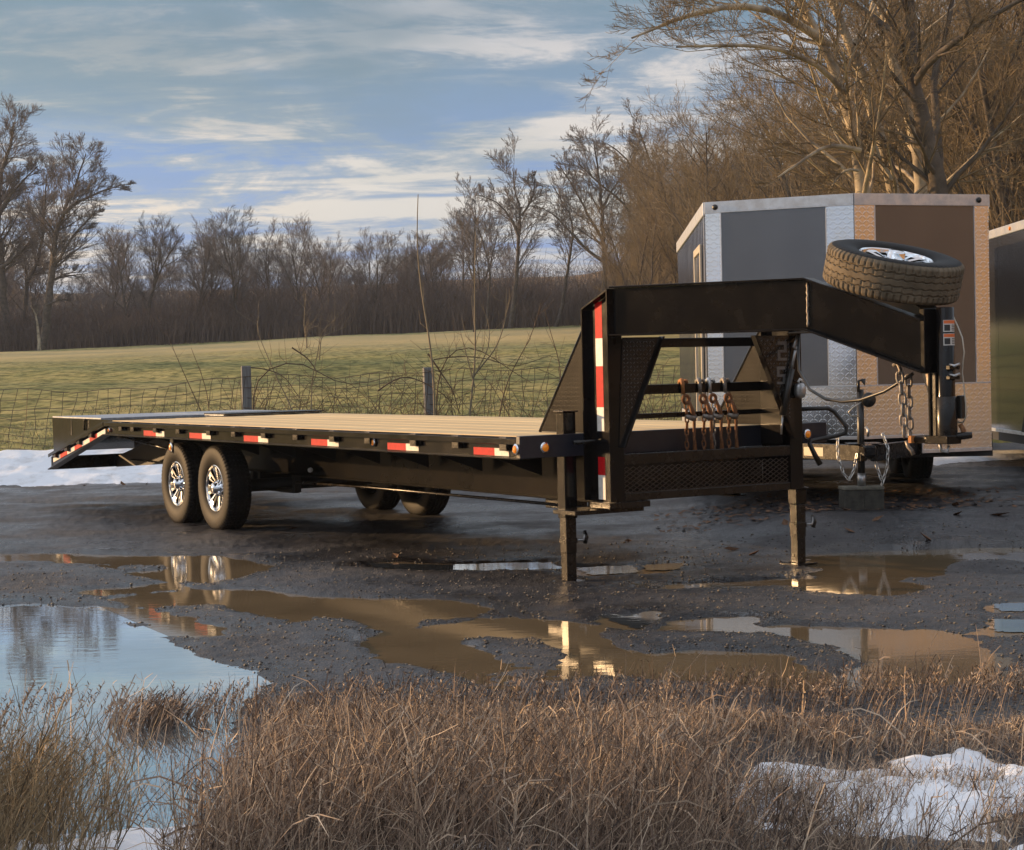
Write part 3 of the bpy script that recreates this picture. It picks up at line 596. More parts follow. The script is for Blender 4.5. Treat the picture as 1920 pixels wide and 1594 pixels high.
w = MB().add([(-10, 3.6, -.000), (10, 3.6, -.000), (10, 15, -.000), (-10, 15, -.000)], [(0, 1, 2, 3)]).build('puddle_water', M_MUD); tag(w, kind='structure')
pp = [(-5.2, 11.3, 0), (-3.2, 11.25, 0), (-2.66, 11.0, 0), (-2.2, 10.1, 0), (-1.75, 9.25, 0), (-1.2, 8.45, 0), (-.9, 8.1, 0), (-.9, 4.0, 0), (-5.2, 4.0, 0)]
w = MB().add(pp, [tuple(range(9))]).build('pond_water', M_ICE, loc=(0, 0, .003)); tag(w, kind='structure')
# clear thin sheets of melt water between the muddy pools
for ki, k in enumerate(('i', 'm', 'n', 'o', 'p', 'q')):
    P = np.array(PUD[k]); c = P.mean(0); Q = c+(P-c)*1.18; n_ = 60; s_ = np.linspace(0, len(Q), n_, endpoint=False); Qc = np.vstack([Q, Q[:1]])
    Q = np.stack([np.interp(s_, np.arange(len(Qc)), Qc[:, j]) for j in (0, 1)], 1)
    for _ in range(3): Q = (Q+np.roll(Q, 1, 0)+np.roll(Q, -1, 0))/3
    Q = Q+RNG.normal(size=Q.shape)*.012
    w = MB().add([(x, y, 0) for x, y in Q], [tuple(range(len(Q)))]).build('meltwater', M_ICE, loc=(0, 0, .0025+.0006*ki)); tag(w, kind='structure')

# snow: on the bank behind the lot, at the right, and in the foreground
def snow_patch(x0, x1, y0, y1, step, fn):
    xs = np.arange(x0, x1, step); ys = np.arange(y0, y1, step); XX, YY = np.meshgrid(xs, ys)
    z0 = ground_z(XX, YY); t = fn(XX, YY); ZZ = z0+t
    V = np.stack([XX, YY, ZZ], -1).reshape(-1, 3); r, c = XX.shape; i = np.arange(r-1)[:, None]*c+np.arange(c-1)[None, :]
    Fq = np.stack([i, i+1, i+1+c, i+c], -1).reshape(-1, 4)
    keep = (t.reshape(-1)[Fq] > -.06).any(1)
    o = link('snow', fastmesh('snow', V, Fq[keep], M_SNOW, True)); return tag(o, kind='structure')
snow_patch(-11, -4.0, 22.7, 25.2, .06, lambda x, y: .11*sstep(23.15, 23.6, y+.5*(fbm(x*.9, y*.9)-.5))*sstep(25.1, 24.6, y+.5*(fbm(x+5, y)-.5))*sstep(-4.1, -4.6, x) + (fbm(x*2.4, y*2.4)-.5)*.07 + (fbm(x*9, y*9)-.5)*.03 - .015 - .1*sstep(-4.8, -4.2, x) - .12*sstep(24.7, 25.1, y) - .1*sstep(23.3, 22.9, y))
snow_patch(4.5, 12, 18.5, 25.5, .07, lambda x, y: .13*sstep(.46, .60, fbm(x*.55+7, y*.35, 3))*sstep(20.2, 21, y) + (fbm(x*3, y*3)-.5)*.05-.04)
fg = [(.62, 6.05), (.9, 6.22), (1.15, 6.0), (1.55, 6.05), (1.85, 5.8), (2.4, 5.95), (2.6, 5.2), (2.2, 4.4), (.7, 4.6), (.62, 5.2)]
def fgs(x, y):
    sd = poly_sd(x, y, fg)
    return -.05 + .075*sstep(-.12, .16, sd+(fbm(x*3, y*3)-.5)*.6) + (fbm(x*9, y*9)-.5)*.05 + .004 + (fbm(x*4.6+5, y*6.6, 4)-.5)*.105
snow_patch(.2, 3.0, 4.2, 6.6, .022, fgs)
fg2 = [(-2.2, 5.0), (-1.2, 5.4), (-.3, 5.3), (.4, 5.5), (.5, 4.2), (-2.2, 4.2)]
snow_patch(-2.4, .7, 4.2, 6.2, .03, lambda x, y: -.05+.085*sstep(-.1, .2, poly_sd(x, y, fg2)+(fbm(x*3+8, y*3)-.5)*.9)+(fbm(x*7, y*7)-.5)*.05)

# thin winter haze between here and the far woods
def haze_box():
    M = bpy.data.materials.new('thin_haze'); M.use_nodes = True; nt = M.node_tree; nt.nodes.remove(nt.nodes['Principled BSDF'])
    v = nt.nodes.new('ShaderNodeVolumePrincipled'); v.inputs['Color'].default_value = (.80, .88, 1.0, 1); v.inputs['Density'].default_value = HAZE; v.inputs['Anisotropy'].default_value = .0
    nt.links.new(v.outputs[0], nt.nodes['Material Output'].inputs['Volume'])
    h = MB().box(-440, 440, -180, 480, -1.5, 52).build('haze', M); tag(h, 'thin pale winter haze over field and woods', 'haze', kind='stuff')
HAZE = .0003
haze_box()
scene.cycles.volume_bounces = 0

# ------------------------------------------------------------------ trees
def rvec(rng): v = rng.normal(size=3); return v/np.linalg.norm(v)
def grow(tr, cr, p, d, L, r, lvl, rng, spec):
    """one branch as a wandering line, children along it"""
    k = 5 if lvl < 2 else 4 if lvl < spec['max'] else 3
    pts = [p]; dd = d.copy(); rad = [r]
    for i in range(k-1):
        dd = dd + rng.normal(size=3)*spec['wander'] + np.array([0, 0, spec['up']*(1 if lvl else .2)]); dd /= np.linalg.norm(dd)
        p = p + dd*L/(k-1); pts.append(p); rad.append(max(r*(1-.72*(i+1)/(k-1)), spec['rmin']))
    n = 7 if lvl == 0 else 5 if lvl == 1 else 3
    (tr if lvl <= spec['tl'] else cr).add(pts, rad, n)
    if lvl >= spec['max']: return
    nc = spec['n'][lvl]; t0 = spec['t0'][lvl]
    children(tr, cr, pts, rad, L, lvl, rng, spec, nc, t0)
def children(tr, cr, pts, rad, L, lvl, rng, spec, nc, t0, rf=.58):
    k = len(pts)
    for c in range(nc):
        t = t0+(1-t0)*(c+rng.random())/nc; f = t*(k-1); i = min(int(f), k-2); fr = f-i
        q = pts[i]*(1-fr)+pts[i+1]*fr; dd = pts[i+1]-pts[i]; dd = dd/np.linalg.norm(dd)
        s = np.cross(dd, rvec(rng)); s /= np.linalg.norm(s)+1e-9
        a = math.radians(spec['ang'][lvl]*(.7+.6*rng.random())); nd = dd*math.cos(a)+s*math.sin(a)
        if nd[2] < -.15: nd[2] *= .3
        nd /= np.linalg.norm(nd)
        rr = rad[i]*(1-fr)+rad[i+1]*fr
        grow(tr, cr, q, nd, L*spec['len'][lvl]*(1.15-.55*t)*(.7+.6*rng.random()), max(rr*rf, spec['rmin']), lvl+1, rng, spec)
SP_FAR = dict(max=4, wander=.085, up=.07, rmin=.011, tl=1, n=[12, 7, 5, 3], t0=[.30, .2, .15, .1], ang=[38, 32, 30, 30], len=[.55, .55, .58, .75])
SP_TALL = dict(max=4, wander=.07, up=.10, rmin=.010, tl=1, n=[12, 6, 5, 4], t0=[.40, .25, .15, .1], ang=[28, 30, 32, 32], len=[.42, .52, .55, .6])
SP_WOOD = dict(max=4, wander=.08, up=.08, rmin=.007, tl=1, n=[16, 7, 5, 3], t0=[.18, .2, .15, .1], ang=[38, 36, 36, 34], len=[.42, .55, .56, .6])
def tree_protos(spec, H, seeds, lean=0.08, r=.2):
    out = []
    for sd in seeds:
        rng = np.random.default_rng(sd); tr, cr = Tb(), Tb()
        d = np.array([rng.normal()*lean, rng.normal()*lean, 1.]); d /= np.linalg.norm(d)
        if sd % 3 == 1 and spec is SP_FAR:      # forked low
            grow(tr, cr, np.array([0, 0, -.3]), d, H*.45, r, 0, rng, dict(spec, n=[3, 6, 5, 4], t0=[.6, .2, .2, .15]))
            for q in range(3):
                a = rng.random()*6.28; dd = d+np.array([math.cos(a), math.sin(a), 0])*.38; dd /= np.linalg.norm(dd)
                grow(tr, cr, d*H*(.30+.05*q), dd, H*.68, r*.6, 0, rng, dict(spec, n=[7, 6, 5, 4], t0=[.2, .2, .2, .15]))
        else:
            grow(tr, cr, np.array([0, 0, -.3]), d, H*.97, r, 0, rng, spec)
        out.append((tr, cr))
    return out
def make_tree(tr, cr, bark, twig, loc, s=1, rz=0, **k):
    root = empty(k.pop('name', 'bare_tree'), loc, rz, **k); root.scale = (s, s, s)
    a = link('trunk', tr if isinstance(tr, bpy.types.Mesh) else tr.mesh('trunk', bark), root)
    b = link('crown', cr if isinstance(cr, bpy.types.Mesh) else cr.mesh('crown', twig), root)
    return root
far_m = [(a.mesh('trunk', M_BARK), b.mesh('crown', M_TWIGG)) for a, b in tree_protos(SP_FAR, 10.5, [1, 2, 4, 6, 7, 9])]
tall_m = [(a.mesh('trunk', M_BARK), b.mesh('crown', M_TWIGG)) for a, b in tree_protos(SP_TALL, 12, [21, 22, 23], .05, .16)]
wood_m = [(a.mesh('trunk', M_BARK), b.mesh('crown', M_TWIG)) for a, b in tree_protos(SP_WOOD, 12, [31, 32, 33, 34], .10, .15)]
gz = lambda x, y: float(ground_z(np.array([x]), np.array([y]))[0])
rngT = np.random.default_rng(77)
def pxx(px_, y): return (px_-960)/FPX*y
def place(mset, px_, y, h, href, label, group, i, name='bare_tree'):
    x = pxx(px_, y); s = h/href; tr, cr = mset[i % len(mset)]
    return make_tree(tr, cr, None, None, (x, y, gz(x, y)), s, rngT.random()*6.28, name=name, label=label, cat='tree', group=group)
GL = 'trees in the line along the far edge of the field'
# (pixel column, distance, height, shape)  - the trees one can pick out along the far edge of the field
row = [(205, 168, 12.2, 6, 'slender bare tree just right of the large leaning tree at the far field edge', 't'),
       (245, 163, 12.0, 1, 'bare tree left of the rounded one in the far tree line', 'f'),
       (285, 160, 12.6, 2, 'tall rounded bare tree, first broad crown right of the big left trees', 'f'),
       (365, 162, 11.6, 1, 'broad forked bare tree in the far tree line above the fence', 'f'),
       (405, 172, 11.2, 5, 'bare tree with thin crown between two broad ones in the far line', 'f'),
       (452, 160, 12.0, 0, 'rounded dark bare tree above the left wooden fence post', 'f'),
       (520, 170, 12.6, 1, 'narrow tall bare tree right of the rounded dark one', 't'),
       (575, 166, 11.2, 3, 'pale narrow bare tree over the middle of the field edge', 'f'),
       (615, 175, 11.0, 2, 'thin bare tree at the start of the low dip in the tree line', 't'),
       (705, 160, 10.2, 4, 'low broad reddish bare tree left of the tall bare sapling', 'f'),
       (770, 172, 9.8, 0, 'small bare tree directly behind the tall thin sapling', 'f'),
       (825, 165, 10.0, 2, 'small bare tree between the sapling and the wide open-crowned tree', 'f')]
for px_, y, h, i, lab, kd in row:
    h *= .76
    place(far_m if kd == 'f' else tall_m, px_, y, h, 10.5 if kd == 'f' else 12, lab, GL, i)
for q in range(36):   # the trees behind them, nobody could tell which is which
    px_ = -60+q*28.5+rngT.normal()*6; y = 176+rngT.random()*40
    dip = 1-.17*math.exp(-((px_-700)/110)**2)
    place(far_m if q % 3 else tall_m, px_, y, (7.6+rngT.random()*3.0)*dip, 11, 'one of the small bare trees crowded behind the far tree line', 'trees crowded behind the far tree line', q)
for q in range(34):      # the same wood going on to the left, beyond the frame
    x = -58-rngT.random()*90; y = 150+rngT.random()*60-max(0, -x-95)*1.1; tr, cr = far_m[q % 6]
    make_tree(tr, cr, None, None, (x, y, gz(x, y)), .95+rngT.random()*.35, rngT.random()*6.28, label='bare tree in the wood going on left of the biggest left trees', cat='tree', group='trees going on to the left')
for _D, _k in ((LIMBL, 1.28), (LIMBC, 1.28)):      # these trees stand among the brush at the far edge
    for _q in _D:
        _P, _r = _D[_q]; _D[_q] = ([(x*_k, y*_k, CAM_H+(z-CAM_H)*_k) for x, y, z in _P], (_r[0]*_k*.72, _r[1]*_k*.6))
def guided(limbs, keys, spec, nchild, seed, bark, twig, label, group=None, name='bare_tree', Lk=.55):
    rng = np.random.default_rng(seed); tr, cr = Tb(), Tb(); root = None
    p0 = np.array(limbs[keys[0]][0][0]); g = gz(p0[0], p0[1])
    for ki, key in enumerate(keys):
        pts, (ra, rb) = limbs[key]; P = [np.array(p, float) for p in pts]
        if key in ('A', 'B', 'C', 'D', 'R1', 'R2', 'R3') or (ki == 0):
            d0 = P[0]-P[1]; b = np.array([P[0][0]+d0[0]*.6, P[0][1], gz(P[0][0], P[0][1])-.2]); P = [b, (b+P[0])/2+rng.normal(size=3)*.05]+P; ra *= 1.12
        # resample to a smooth line
        P = np.array(P); s = np.concatenate([[0], np.cumsum(np.linalg.norm(np.diff(P, axis=0), axis=1))]); n = max(10, int(s[-1]/.7)); n = min(n, 24)
        t = np.linspace(0, s[-1], n); Q = np.stack([np.interp(t, s, P[:, j]) for j in range(3)], 1)
        for _ in range(2): Q[1:-1] = Q[1:-1]*.5+(Q[:-2]+Q[2:])*.25
        Q = Q + rng.normal(size=Q.shape)*.012*(ra/.1)
        R = np.linspace(ra, rb, n); tr.add(list(Q), list(R), 9)
        Q = list(Q); R = list(R); L = s[-1]
        t0 = .35 if ki == 0 or key in ('B', 'C', 'D', 'R1', 'R2', 'R3', 'LB', 'LC', 'CC', 'CB') else .12
        children(tr, cr, Q, R, min(L, spec.get('Lmax', 7)*(1.25 if P[0][1] > 100 else 1)), 0, rng, dict(spec, t0=[t0]+spec['t0'][1:]), max(5, int(nchild*L/8)), t0, .36)
    root = empty(name, (p0[0], p0[1], g), label=label, cat='tree', group=group)
    for nm, T, mm in (('trunk', tr, bark), ('crown', cr, twig)):
        me = T.mesh(nm, mm); me.transform(Matrix.Translation((-p0[0], -p0[1], -g))); link(nm, me, root)
    return root
SPN = dict(max=4, wander=.10, up=.05, rmin=.0042, tl=1, n=[0, 6, 5, 5], t0=[.1, .15, .12, .1], ang=[48, 38, 36, 36], len=[.42, .52, .56, .6], Lmax=8)
guided(LIMB, ['A', 'A2', 'A3', 'A4', 'A5'], SPN, 15, 5, M_BARKP, M_TWIG, 'large pale-barked tree leaning left with a long arching limb over the sky')
guided(LIMB, ['B', 'B2', 'B3'], SPN, 11, 6, M_BARKP, M_TWIG, 'slim pale leaning tree, second of the pale trunks above the enclosed trailer')
guided(LIMB, ['C'], SPN, 11, 7, M_BARKP, M_TWIG, 'pale tree trunk just left of the thick dark trunk above the trailer')
guided(LIMB, ['D', 'D2', 'D3', 'D4'], SPN, 13, 8, M_BARK, M_TWIG, 'thickest dark-barked bare tree with limbs spreading above the white trailer corner')
guided(LIMB, ['R1'], SPN, 13, 9, M_BARK, M_TWIG, 'straight bare trunk at the right edge above the black trailer')
guided(LIMB, ['R2'], SPN, 13, 10, M_BARK, M_TWIG, 'crooked brown trunk rising over the right end of the trailer roof')
guided(LIMB, ['R3'], SPN, 13, 12, M_BARK, M_TWIG, 'bare brown tree behind the thick dark trunk on the wooded slope')
SPL = dict(max=4, wander=.10, up=.06, rmin=.013, tl=1, n=[0, 7, 6, 3], t0=[.1, .15, .12, .1], ang=[42, 34, 32, 30], len=[.34, .5, .6, .8], Lmax=9)
guided(LIMBL, ['LA', 'LA2', 'LA3'], SPL, 15, 15, M_BARK, M_TWIGG, 'tallest bare tree cut by the left edge of the picture')
guided(LIMBL, ['LB', 'LB2', 'LB3', 'LB4', 'LB5'], SPL, 15, 16, M_BARK, M_TWIGG, 'big dark leaning tree with a long limb reaching right over the field edge')
guided(LIMBL, ['LC'], SPL, 14, 17, M_BARK, M_TWIGG, 'bare tree standing between the two biggest trees at left')
guided(LIMBL, ['LD'], SPL, 3, 18, M_BARKP, M_TWIGG, 'short pale stem at the foot of the big leaning tree')
SPC = dict(SPL, len=[.40, .5, .5, .5], Lmax=8)
guided(LIMBC, ['CA', 'CA2', 'CA3'], SPC, 11, 19, M_BARK, M_TWIGG, 'wide open-crowned bare tree standing alone in the middle of the far edge')
guided(LIMBC, ['CB', 'CB2', 'CB3', 'CB4'], SPC, 11, 20, M_BARK, M_TWIGG, 'tall dark bare tree directly above the raised gooseneck corner')
guided(LIMBC, ['CC', 'CC2', 'CC3', 'CC4', 'CC5'], SPC, 10, 24, M_BARK, M_TWIGG, 'tallest dark many-limbed tree left of the enclosed trailer')
guided(LIMBC, ['CD'], SPC, 8, 25, M_BARK, M_TWIGG, 'leaning curved trunk between the two dark trees over the gooseneck')
guided(LIMBC, ['CE'], SPC, 8, 26, M_BARK, M_TWIGG, 'thin upright bare tree left of the open-crowned one')
guided(LIMBC, ['CF'], SPC, 9, 27, M_BARK, M_TWIGG, 'slender bent bare tree beside the open-crowned one')
guided(LIMBC, ['CG'], SPC, 11, 28, M_BARK, M_TWIGG, 'leaning bare tree between the open-crowned tree and the gooseneck corner')
# the wooded hillside on the right
WG = 'bare trees covering the wooded hillside at the right'
cnt = 0
rngW = np.random.default_rng(5)
for q in range(900):
    y = 46+rngW.random()**1.0*110; x = float(hill_edge(y))-1.0-.04*(y-45)+rngW.random()*(.31*y+2-float(hill_edge(y))+4)
    if x > .34*y or x < float(hill_edge(y))-4: continue
    if cnt >= 112: break
    tr, cr = wood_m[cnt % 4]; s = (.62+.4*rngW.random())*(1.1 if y > 85 else 1.)
    make_tree(tr, cr, None, None, (x, y, gz(x, y)), s, rngW.random()*6.28, label='bare brown tree among many crowding the wooded hillside at the right', cat='tree', group=WG); cnt += 1
# trees continuing that wood to the left until the dark many-limbed tree
for q in range(24):
    y = 108+rngW.random()*50; px_ = 1130+rngW.random()*230; x = pxx(px_, y); hh = np.interp(px_, [1130, 1200, 1360], [5.5, 7.5, 12])
    tr, cr = wood_m[q % 4]; make_tree(tr, cr, None, None, (x, y, gz(x, y)), hh/12*(.85+.3*rngW.random()), rngW.random()*6.28, label='bare brown tree at the foot of the wood left of the enclosed trailer', cat='tree', group='bare trees at the foot of the wood')
# undergrowth: thicket along the far edge, brush under the hillside trees, far woods
def stems(n, xf, yf, h, r, rng, bend=.25, k=4, nn=2):
    t = np.linspace(0, 1, k)
    x = xf(n); y = yf(n, x); z = ground_z(x, y); H_ = h(n, x, y)
    a = rng.random(n)*6.28; b = bend*(.3+rng.random(n))*H_
    P = np.zeros((n, k, 3))
    P[:, :, 0] = x[:, None]+np.cos(a)[:, None]*b[:, None]*t[None]**1.7+rng.normal(size=(n, k))*H_[:, None]*.03*t
    P[:, :, 1] = y[:, None]+np.sin(a)[:, None]*b[:, None]*t[None]**1.7
    P[:, :, 2] = z[:, None]-.1+H_[:, None]*(t[None]-.18*bend*t[None]**3)
    R = (r*(.6+.8*rng.random(n)))[:, None]*(1-.75*t[None])
    return P, R
def with_twigs(P, R, m_, rng, L):
    n, k, _ = P.shape; out = []; Ro = []
    for q in range(m_):
        i = rng.integers(1, k, n); base_ = P[np.arange(n), i]; d = rng.normal(size=(n, 3)); d[:, 2] = np.abs(d[:, 2])*.9+.2; d /= np.linalg.norm(d, axis=1, keepdims=True)
        ln = L*(.4+rng.random(n))
        pts = np.stack([base_, base_+d*ln[:, None]*.5+rng.normal(size=(n, 3))*.05*L, base_+d*ln[:, None]], 1); out.append(pts); Ro.append(np.repeat(R[:, -1:]*1.4, 3, 1)*np.array([1, .8, .5]))
    return np.concatenate(out), np.concatenate(Ro)
def stuff_mesh(name, sets, m_, **k):
    Vs = []; Fs = []; o = 0
    for P, R in sets:
        V, F = tubes(P, R, 2, RNG); Vs.append(V); Fs.append(F+o); o += len(V)
    ob = link(name, fastmesh(name, np.concatenate(Vs), np.concatenate(Fs), m_, False)); return tag(ob, kind='stuff', **k)
rg = np.random.default_rng(8)
P, R = stems(26000, lambda n: -118+rg.random(n)*130, lambda n, x: 156+rg.random(n)**.8*13, lambda n, x, y: (.9+5.2*fbm(x/3.5, y/5, 4)**1.3+1.2*rg.random(n))*(.65+.35*sstep(156, 163, y)), .030, rg, .3)
stuff_mesh('roadside_brush', [(P, R), with_twigs(P, R, 3, rg, .9)], M_BRUSH, label='red-brown thicket along the far edge of the field', cat='brush')
P, R = stems(10000, lambda n: -140+rg.random(n)*160, lambda n, x: 185+rg.random(n)*40, lambda n, x, y: (3.5+2.5*fbm(x/8, y/8, 3)+2.0*rg.random(n)), .05, rg, .12)
stuff_mesh('far_woods', [(P, R), with_twigs(P, R, 5, rg, 2.0)], M_TWIGG, label='grey-brown woods standing behind the far tree line', cat='woods')
P, R = stems(9000, lambda n: np.zeros(n), lambda n, x: 44+rg.random(n)**1.2*110, lambda n, x, y: 2.2+2.5*rg.random(n)+y*.015, .018, rg, .35) if False else (None, None)
n = 14000; y = 45+rg.random(n)**1.3*115; xe = hill_edge(y); x = xe-1.0+rg.random(n)*np.maximum(.34*y-xe+3, 3)
P, R = stems(n, lambda n_: x, lambda n_, x_: y, lambda n_, x_, y_: (1.6+3.2*rg.random(n_)**1.5+y_*.02), .016, rg, .35)
stuff_mesh('hillside_undergrowth', [(P, R*(1+y[:, None]/80)), with_twigs(P, R*(1+y[:, None]/80), 4, rg, 1.1)], M_TWIG, label='tangled bare undergrowth below the hillside trees at the right', cat='undergrowth')

# foreground weeds
rg = np.random.default_rng(21)
def weeds(name, n, region, hfun, tonef, m_, rad=.0015, tw=3, lean=(.10, -.02), label='', cat='dry grass', twl=.10):
    x, y = region(n); n = len(x); H_ = hfun(x, y); k = 6; t = np.linspace(0, 1, k)
    P = np.zeros((n, k, 3)); ax = lean[0]+rg.normal(size=n)*.13; ay = lean[1]+rg.normal(size=n)*.13
    P[:, :, 0] = x[:, None]+ax[:, None]*H_[:, None]*t**1.6*1.6; P[:, :, 1] = y[:, None]+ay[:, None]*H_[:, None]*t**1.6*1.6
    P[:, :, 2] = -.01+H_[:, None]*t*(1-.22*np.abs(ax)[:, None]*t)
    P[:, 1:] += np.cumsum(rg.normal(size=(n, k-1, 3))*np.array([1, 1, .3]), 1)*(H_*.011)[:, None, None]
    R = (rad*(.5+1.5*rg.random(n)**2.5))[:, None]*(1-.5*t)
    tone = tonef(x, y); sets = [(P, R, tone)]
    for q in range(tw):
        i = rg.integers(2, k, n); b = P[np.arange(n), i]; d = rg.normal(size=(n, 3)); d[:, 2] = np.abs(d[:, 2])*.8+.8; d[:, 0] += lean[0]*2; d /= np.linalg.norm(d, axis=1, keepdims=True)
        ln = twl*(.3+rg.random(n))*(H_/.4); m1 = b+d*ln[:, None]*.5+rg.normal(size=(n, 3))*.006; e = m1+(d+rg.normal(size=(n, 3))*.25)*ln[:, None]*.5
        sets.append((np.stack([b, m1, e], 1), np.repeat(R[:, 3:4], 3, 1)*np.array([.9, .8, .5]), np.clip(tone+.12*rg.normal(size=n), 0, 1)))
    Vs = []; Fs = []; As = []; o = 0
    for P_, R_s, tn in sets:
        V, F = tubes(P_, R_s, 2, rg); Vs.append(V); Fs.append(F+o); o += len(V); As.append(np.repeat(tn, P_.shape[1]*2))
    ob = link(name, fastmesh(name, np.concatenate(Vs), np.concatenate(Fs), m_, False, np.concatenate(As))); return tag(ob, label, cat, kind='stuff')
bank = [(-.85, 7.1), (-.5, 7.4), (0, 7.45), (.6, 7.1), (1.1, 6.75), (1.7, 6.6), (2.3, 6.75), (2.6, 6.9), (2.6, 4.2), (-.85, 4.2), (-.9, 5.6), (-.85, 6.6)]
snowp = np.array(fg)
def reg_bank(n):
    x = -2.4+rg.random(n*2)*5.0; y = 4.35+rg.random(n*2)*3.2
    sd = poly_sd(x, y, bank)+(fbm(x*2.5, y*2.5)-.5)*.5; keep = sd > 0
    s2 = poly_sd(x, y, fg); p = np.where(s2 > -.05, np.where(fbm(x*3.3+2, y*3.3, 3) > .50, .95, .10), 1.)
    p = p*np.where((x > .5) & (s2 <= -.05), .75, 1); p = p*(.45+.75*sstep(.35, .6, fbm(x*2+11, y*2, 3)))
    keep &= rg.random(len(x)) < p; return x[keep][:n], y[keep][:n]
def h_bank(x, y):
    h = np.clip(1.37-.1816*y, .04, .55)*(.66+.44*fbm(x*1.3, y*1.3, 3)); h = h*np.where(x > -.4, np.interp(x, [-.4, .5, 1.0, 1.6, 2.5], [1., .88, .70, .55, .55]), 1)
    h = np.where(poly_sd(x, y, fg) > -.05, h*.5, h); return h*(.5+.62*rg.random(len(x))**1.2)
weeds('dry_grass', 30000, reg_bank, h_bank, lambda x, y: np.clip(.58+.8*(fbm(x*1.7+3, y*1.7, 3)-.42)+.30*rg.normal(size=len(x)), 0, 1), M_GRASSB, label='tangled red-brown dry weeds filling the foreground', tw=4)
def reg_left(n):
    x = -2.6+rg.random(n*3)*1.7; y = 4.35+rg.random(n*3)*2.9
    sd = poly_sd(x, y, [(-2.6, 7.2), (-2.2, 7.6), (-1.75, 6.6), (-1.45, 5.9), (-1.2, 5.2), (-1.1, 4.2), (-2.6, 4.2)])+(fbm(x*2, y*2)-.5)*.6
    p = np.where(sd > 0, .12+.7*sstep(6.2, 5.3, y), .01)*np.where(x > -1.45, .45, 1)*np.where(fbm(x*3, y*3+5, 3) > .45, 1, .3); keep = rg.random(len(x)) < p; return x[keep][:n], y[keep][:n]
weeds('olive_weeds', 5200, reg_left, lambda x, y: np.clip(1.414-np.where(x < -1.35, .205, .218)*y, .03, .5)*(.45+.75*rg.random(len(x))), lambda x, y: np.clip(.45+.25*rg.normal(size=len(x)), 0, 1), M_GRASSO, label='olive and tan weeds standing in the water at bottom left', tw=4, lean=(.16, 0))
# tuft rising out of the pond, and broken stalks
def reg_t(n): a = rg.random(n)*6.28; r_ = rg.random(n)**.6; return -1.48+np.cos(a)*r_*.20, 7.15+np.sin(a)*r_*.22
weeds('grass_tuft', 500, reg_t, lambda x, y: .05+.09*rg.random(len(x)), lambda x, y: np.clip(.3+.2*rg.normal(size=len(x)), 0, 1), M_GRASSB, label='brown grass tuft standing alone in the pond water', cat='grass tuft', tw=2, lean=(.3, 0), rad=.0022).__delitem__('kind')
def reg_e(n):
    x = -1.3+rg.random(n*2)*4.2; y = 7.0+rg.random(n*2)*1.0; keep = rg.random(len(x)) < .5*sstep(8.0, 7.2, y+(fbm(x*3, y*3)-.5)*.6); return x[keep][:n], y[keep][:n]
weeds('dark_short_weeds', 7000, reg_e, lambda x, y: .03+.09*rg.random(len(x)), lambda x, y: np.clip(.12+.15*rg.random(len(x)), 0, 1), M_GRASSB, label='short dark weeds on the edge of the gravel behind the tall ones', tw=2)
def reg_w(n):
    return -1.9+rg.random(n)*4.4, 5.6+rg.random(n)*1.5
tall_st = weeds('tall_dry_stalks', 90, reg_w, lambda x, y: np.clip(1.46-.1816*y, .1, .6)*(.9+.35*rg.random(len(x))), lambda x, y: np.clip(.75+.1*rg.normal(size=len(x)), 0, 1), M_GRASSB, label='scattered tall tan stalks rising above the foreground weeds', rad=.0026, tw=2)
# broad flattened blades lying over each other, and seed heads on bent stalks
def reg_flat(n):
    x, y = reg_bank(n); keep = poly_sd(x, y, fg) < -.02; return x[keep], y[keep]
x, y = reg_flat(2600); n = len(x); k = 5; t = np.linspace(0, 1, k); a = rg.random(n)*6.28; L_ = .10+.22*rg.random(n); z0 = h_bank(x, y)*.6*rg.random(n); L_ = L_*sstep(7.3, 6.0, y+.3)+.04
P = np.zeros((n, k, 3)); P[:, :, 0] = x[:, None]+np.cos(a)[:, None]*L_[:, None]*t; P[:, :, 1] = y[:, None]+np.sin(a)[:, None]*L_[:, None]*t
P[:, :, 2] = z0[:, None]+(L_*(.35*rg.normal(size=n)))[:, None]*t+(L_*.35)[:, None]*np.sin(t*PI*.8); P[:, :, 2] = np.maximum(P[:, :, 2], .01)
V, F = tubes(P, (.0014+.0018*rg.random(n))[:, None]*np.array([.6, 1, 1, .8, .2]), 2, rg)
tag(link('flattened_straw', fastmesh('flattened_straw', V, F, M_GRASSB, False, np.repeat(np.clip(.66+.22*rg.normal(size=n), 0, 1), k*2))), 'pale flattened straw blades lying over the foreground weeds', 'straw', kind='stuff')
x, y = reg_w(420); n = len(x); h_ = np.clip(1.37-.1816*y, .06, .5)*(.7+.4*rg.random(n)); m_ = 14
c = np.stack([x, y, h_], 1)[:, None]+np.cumsum(np.concatenate([np.zeros((n, 1, 3)), np.tile(np.array([.0030, 0, .0055]), (n, m_-1, 1))], 1), 1)
d = rg.normal(size=(n, m_, 3)); d[..., 2] = np.abs(d[..., 2])+.5; d /= np.linalg.norm(d, axis=2, keepdims=True); P = np.stack([c, c+d*.007, c+d*.016], 2).reshape(-1, 3, 3)
V, F = tubes(P, np.tile(np.array([.0012, .0022, .0006]), (len(P), 1)), 2, rg); V2, F2 = tubes(np.stack([np.stack([x-.05, y, 0*x], 1), np.stack([x-.02, y, h_*.6], 1), np.stack([x+.002, y, h_], 1), np.stack([x+.045, y, h_+.08], 1)], 1), np.tile(np.array([.0016, .0013, .001, .0008]), (n, 1)), 2, rg)
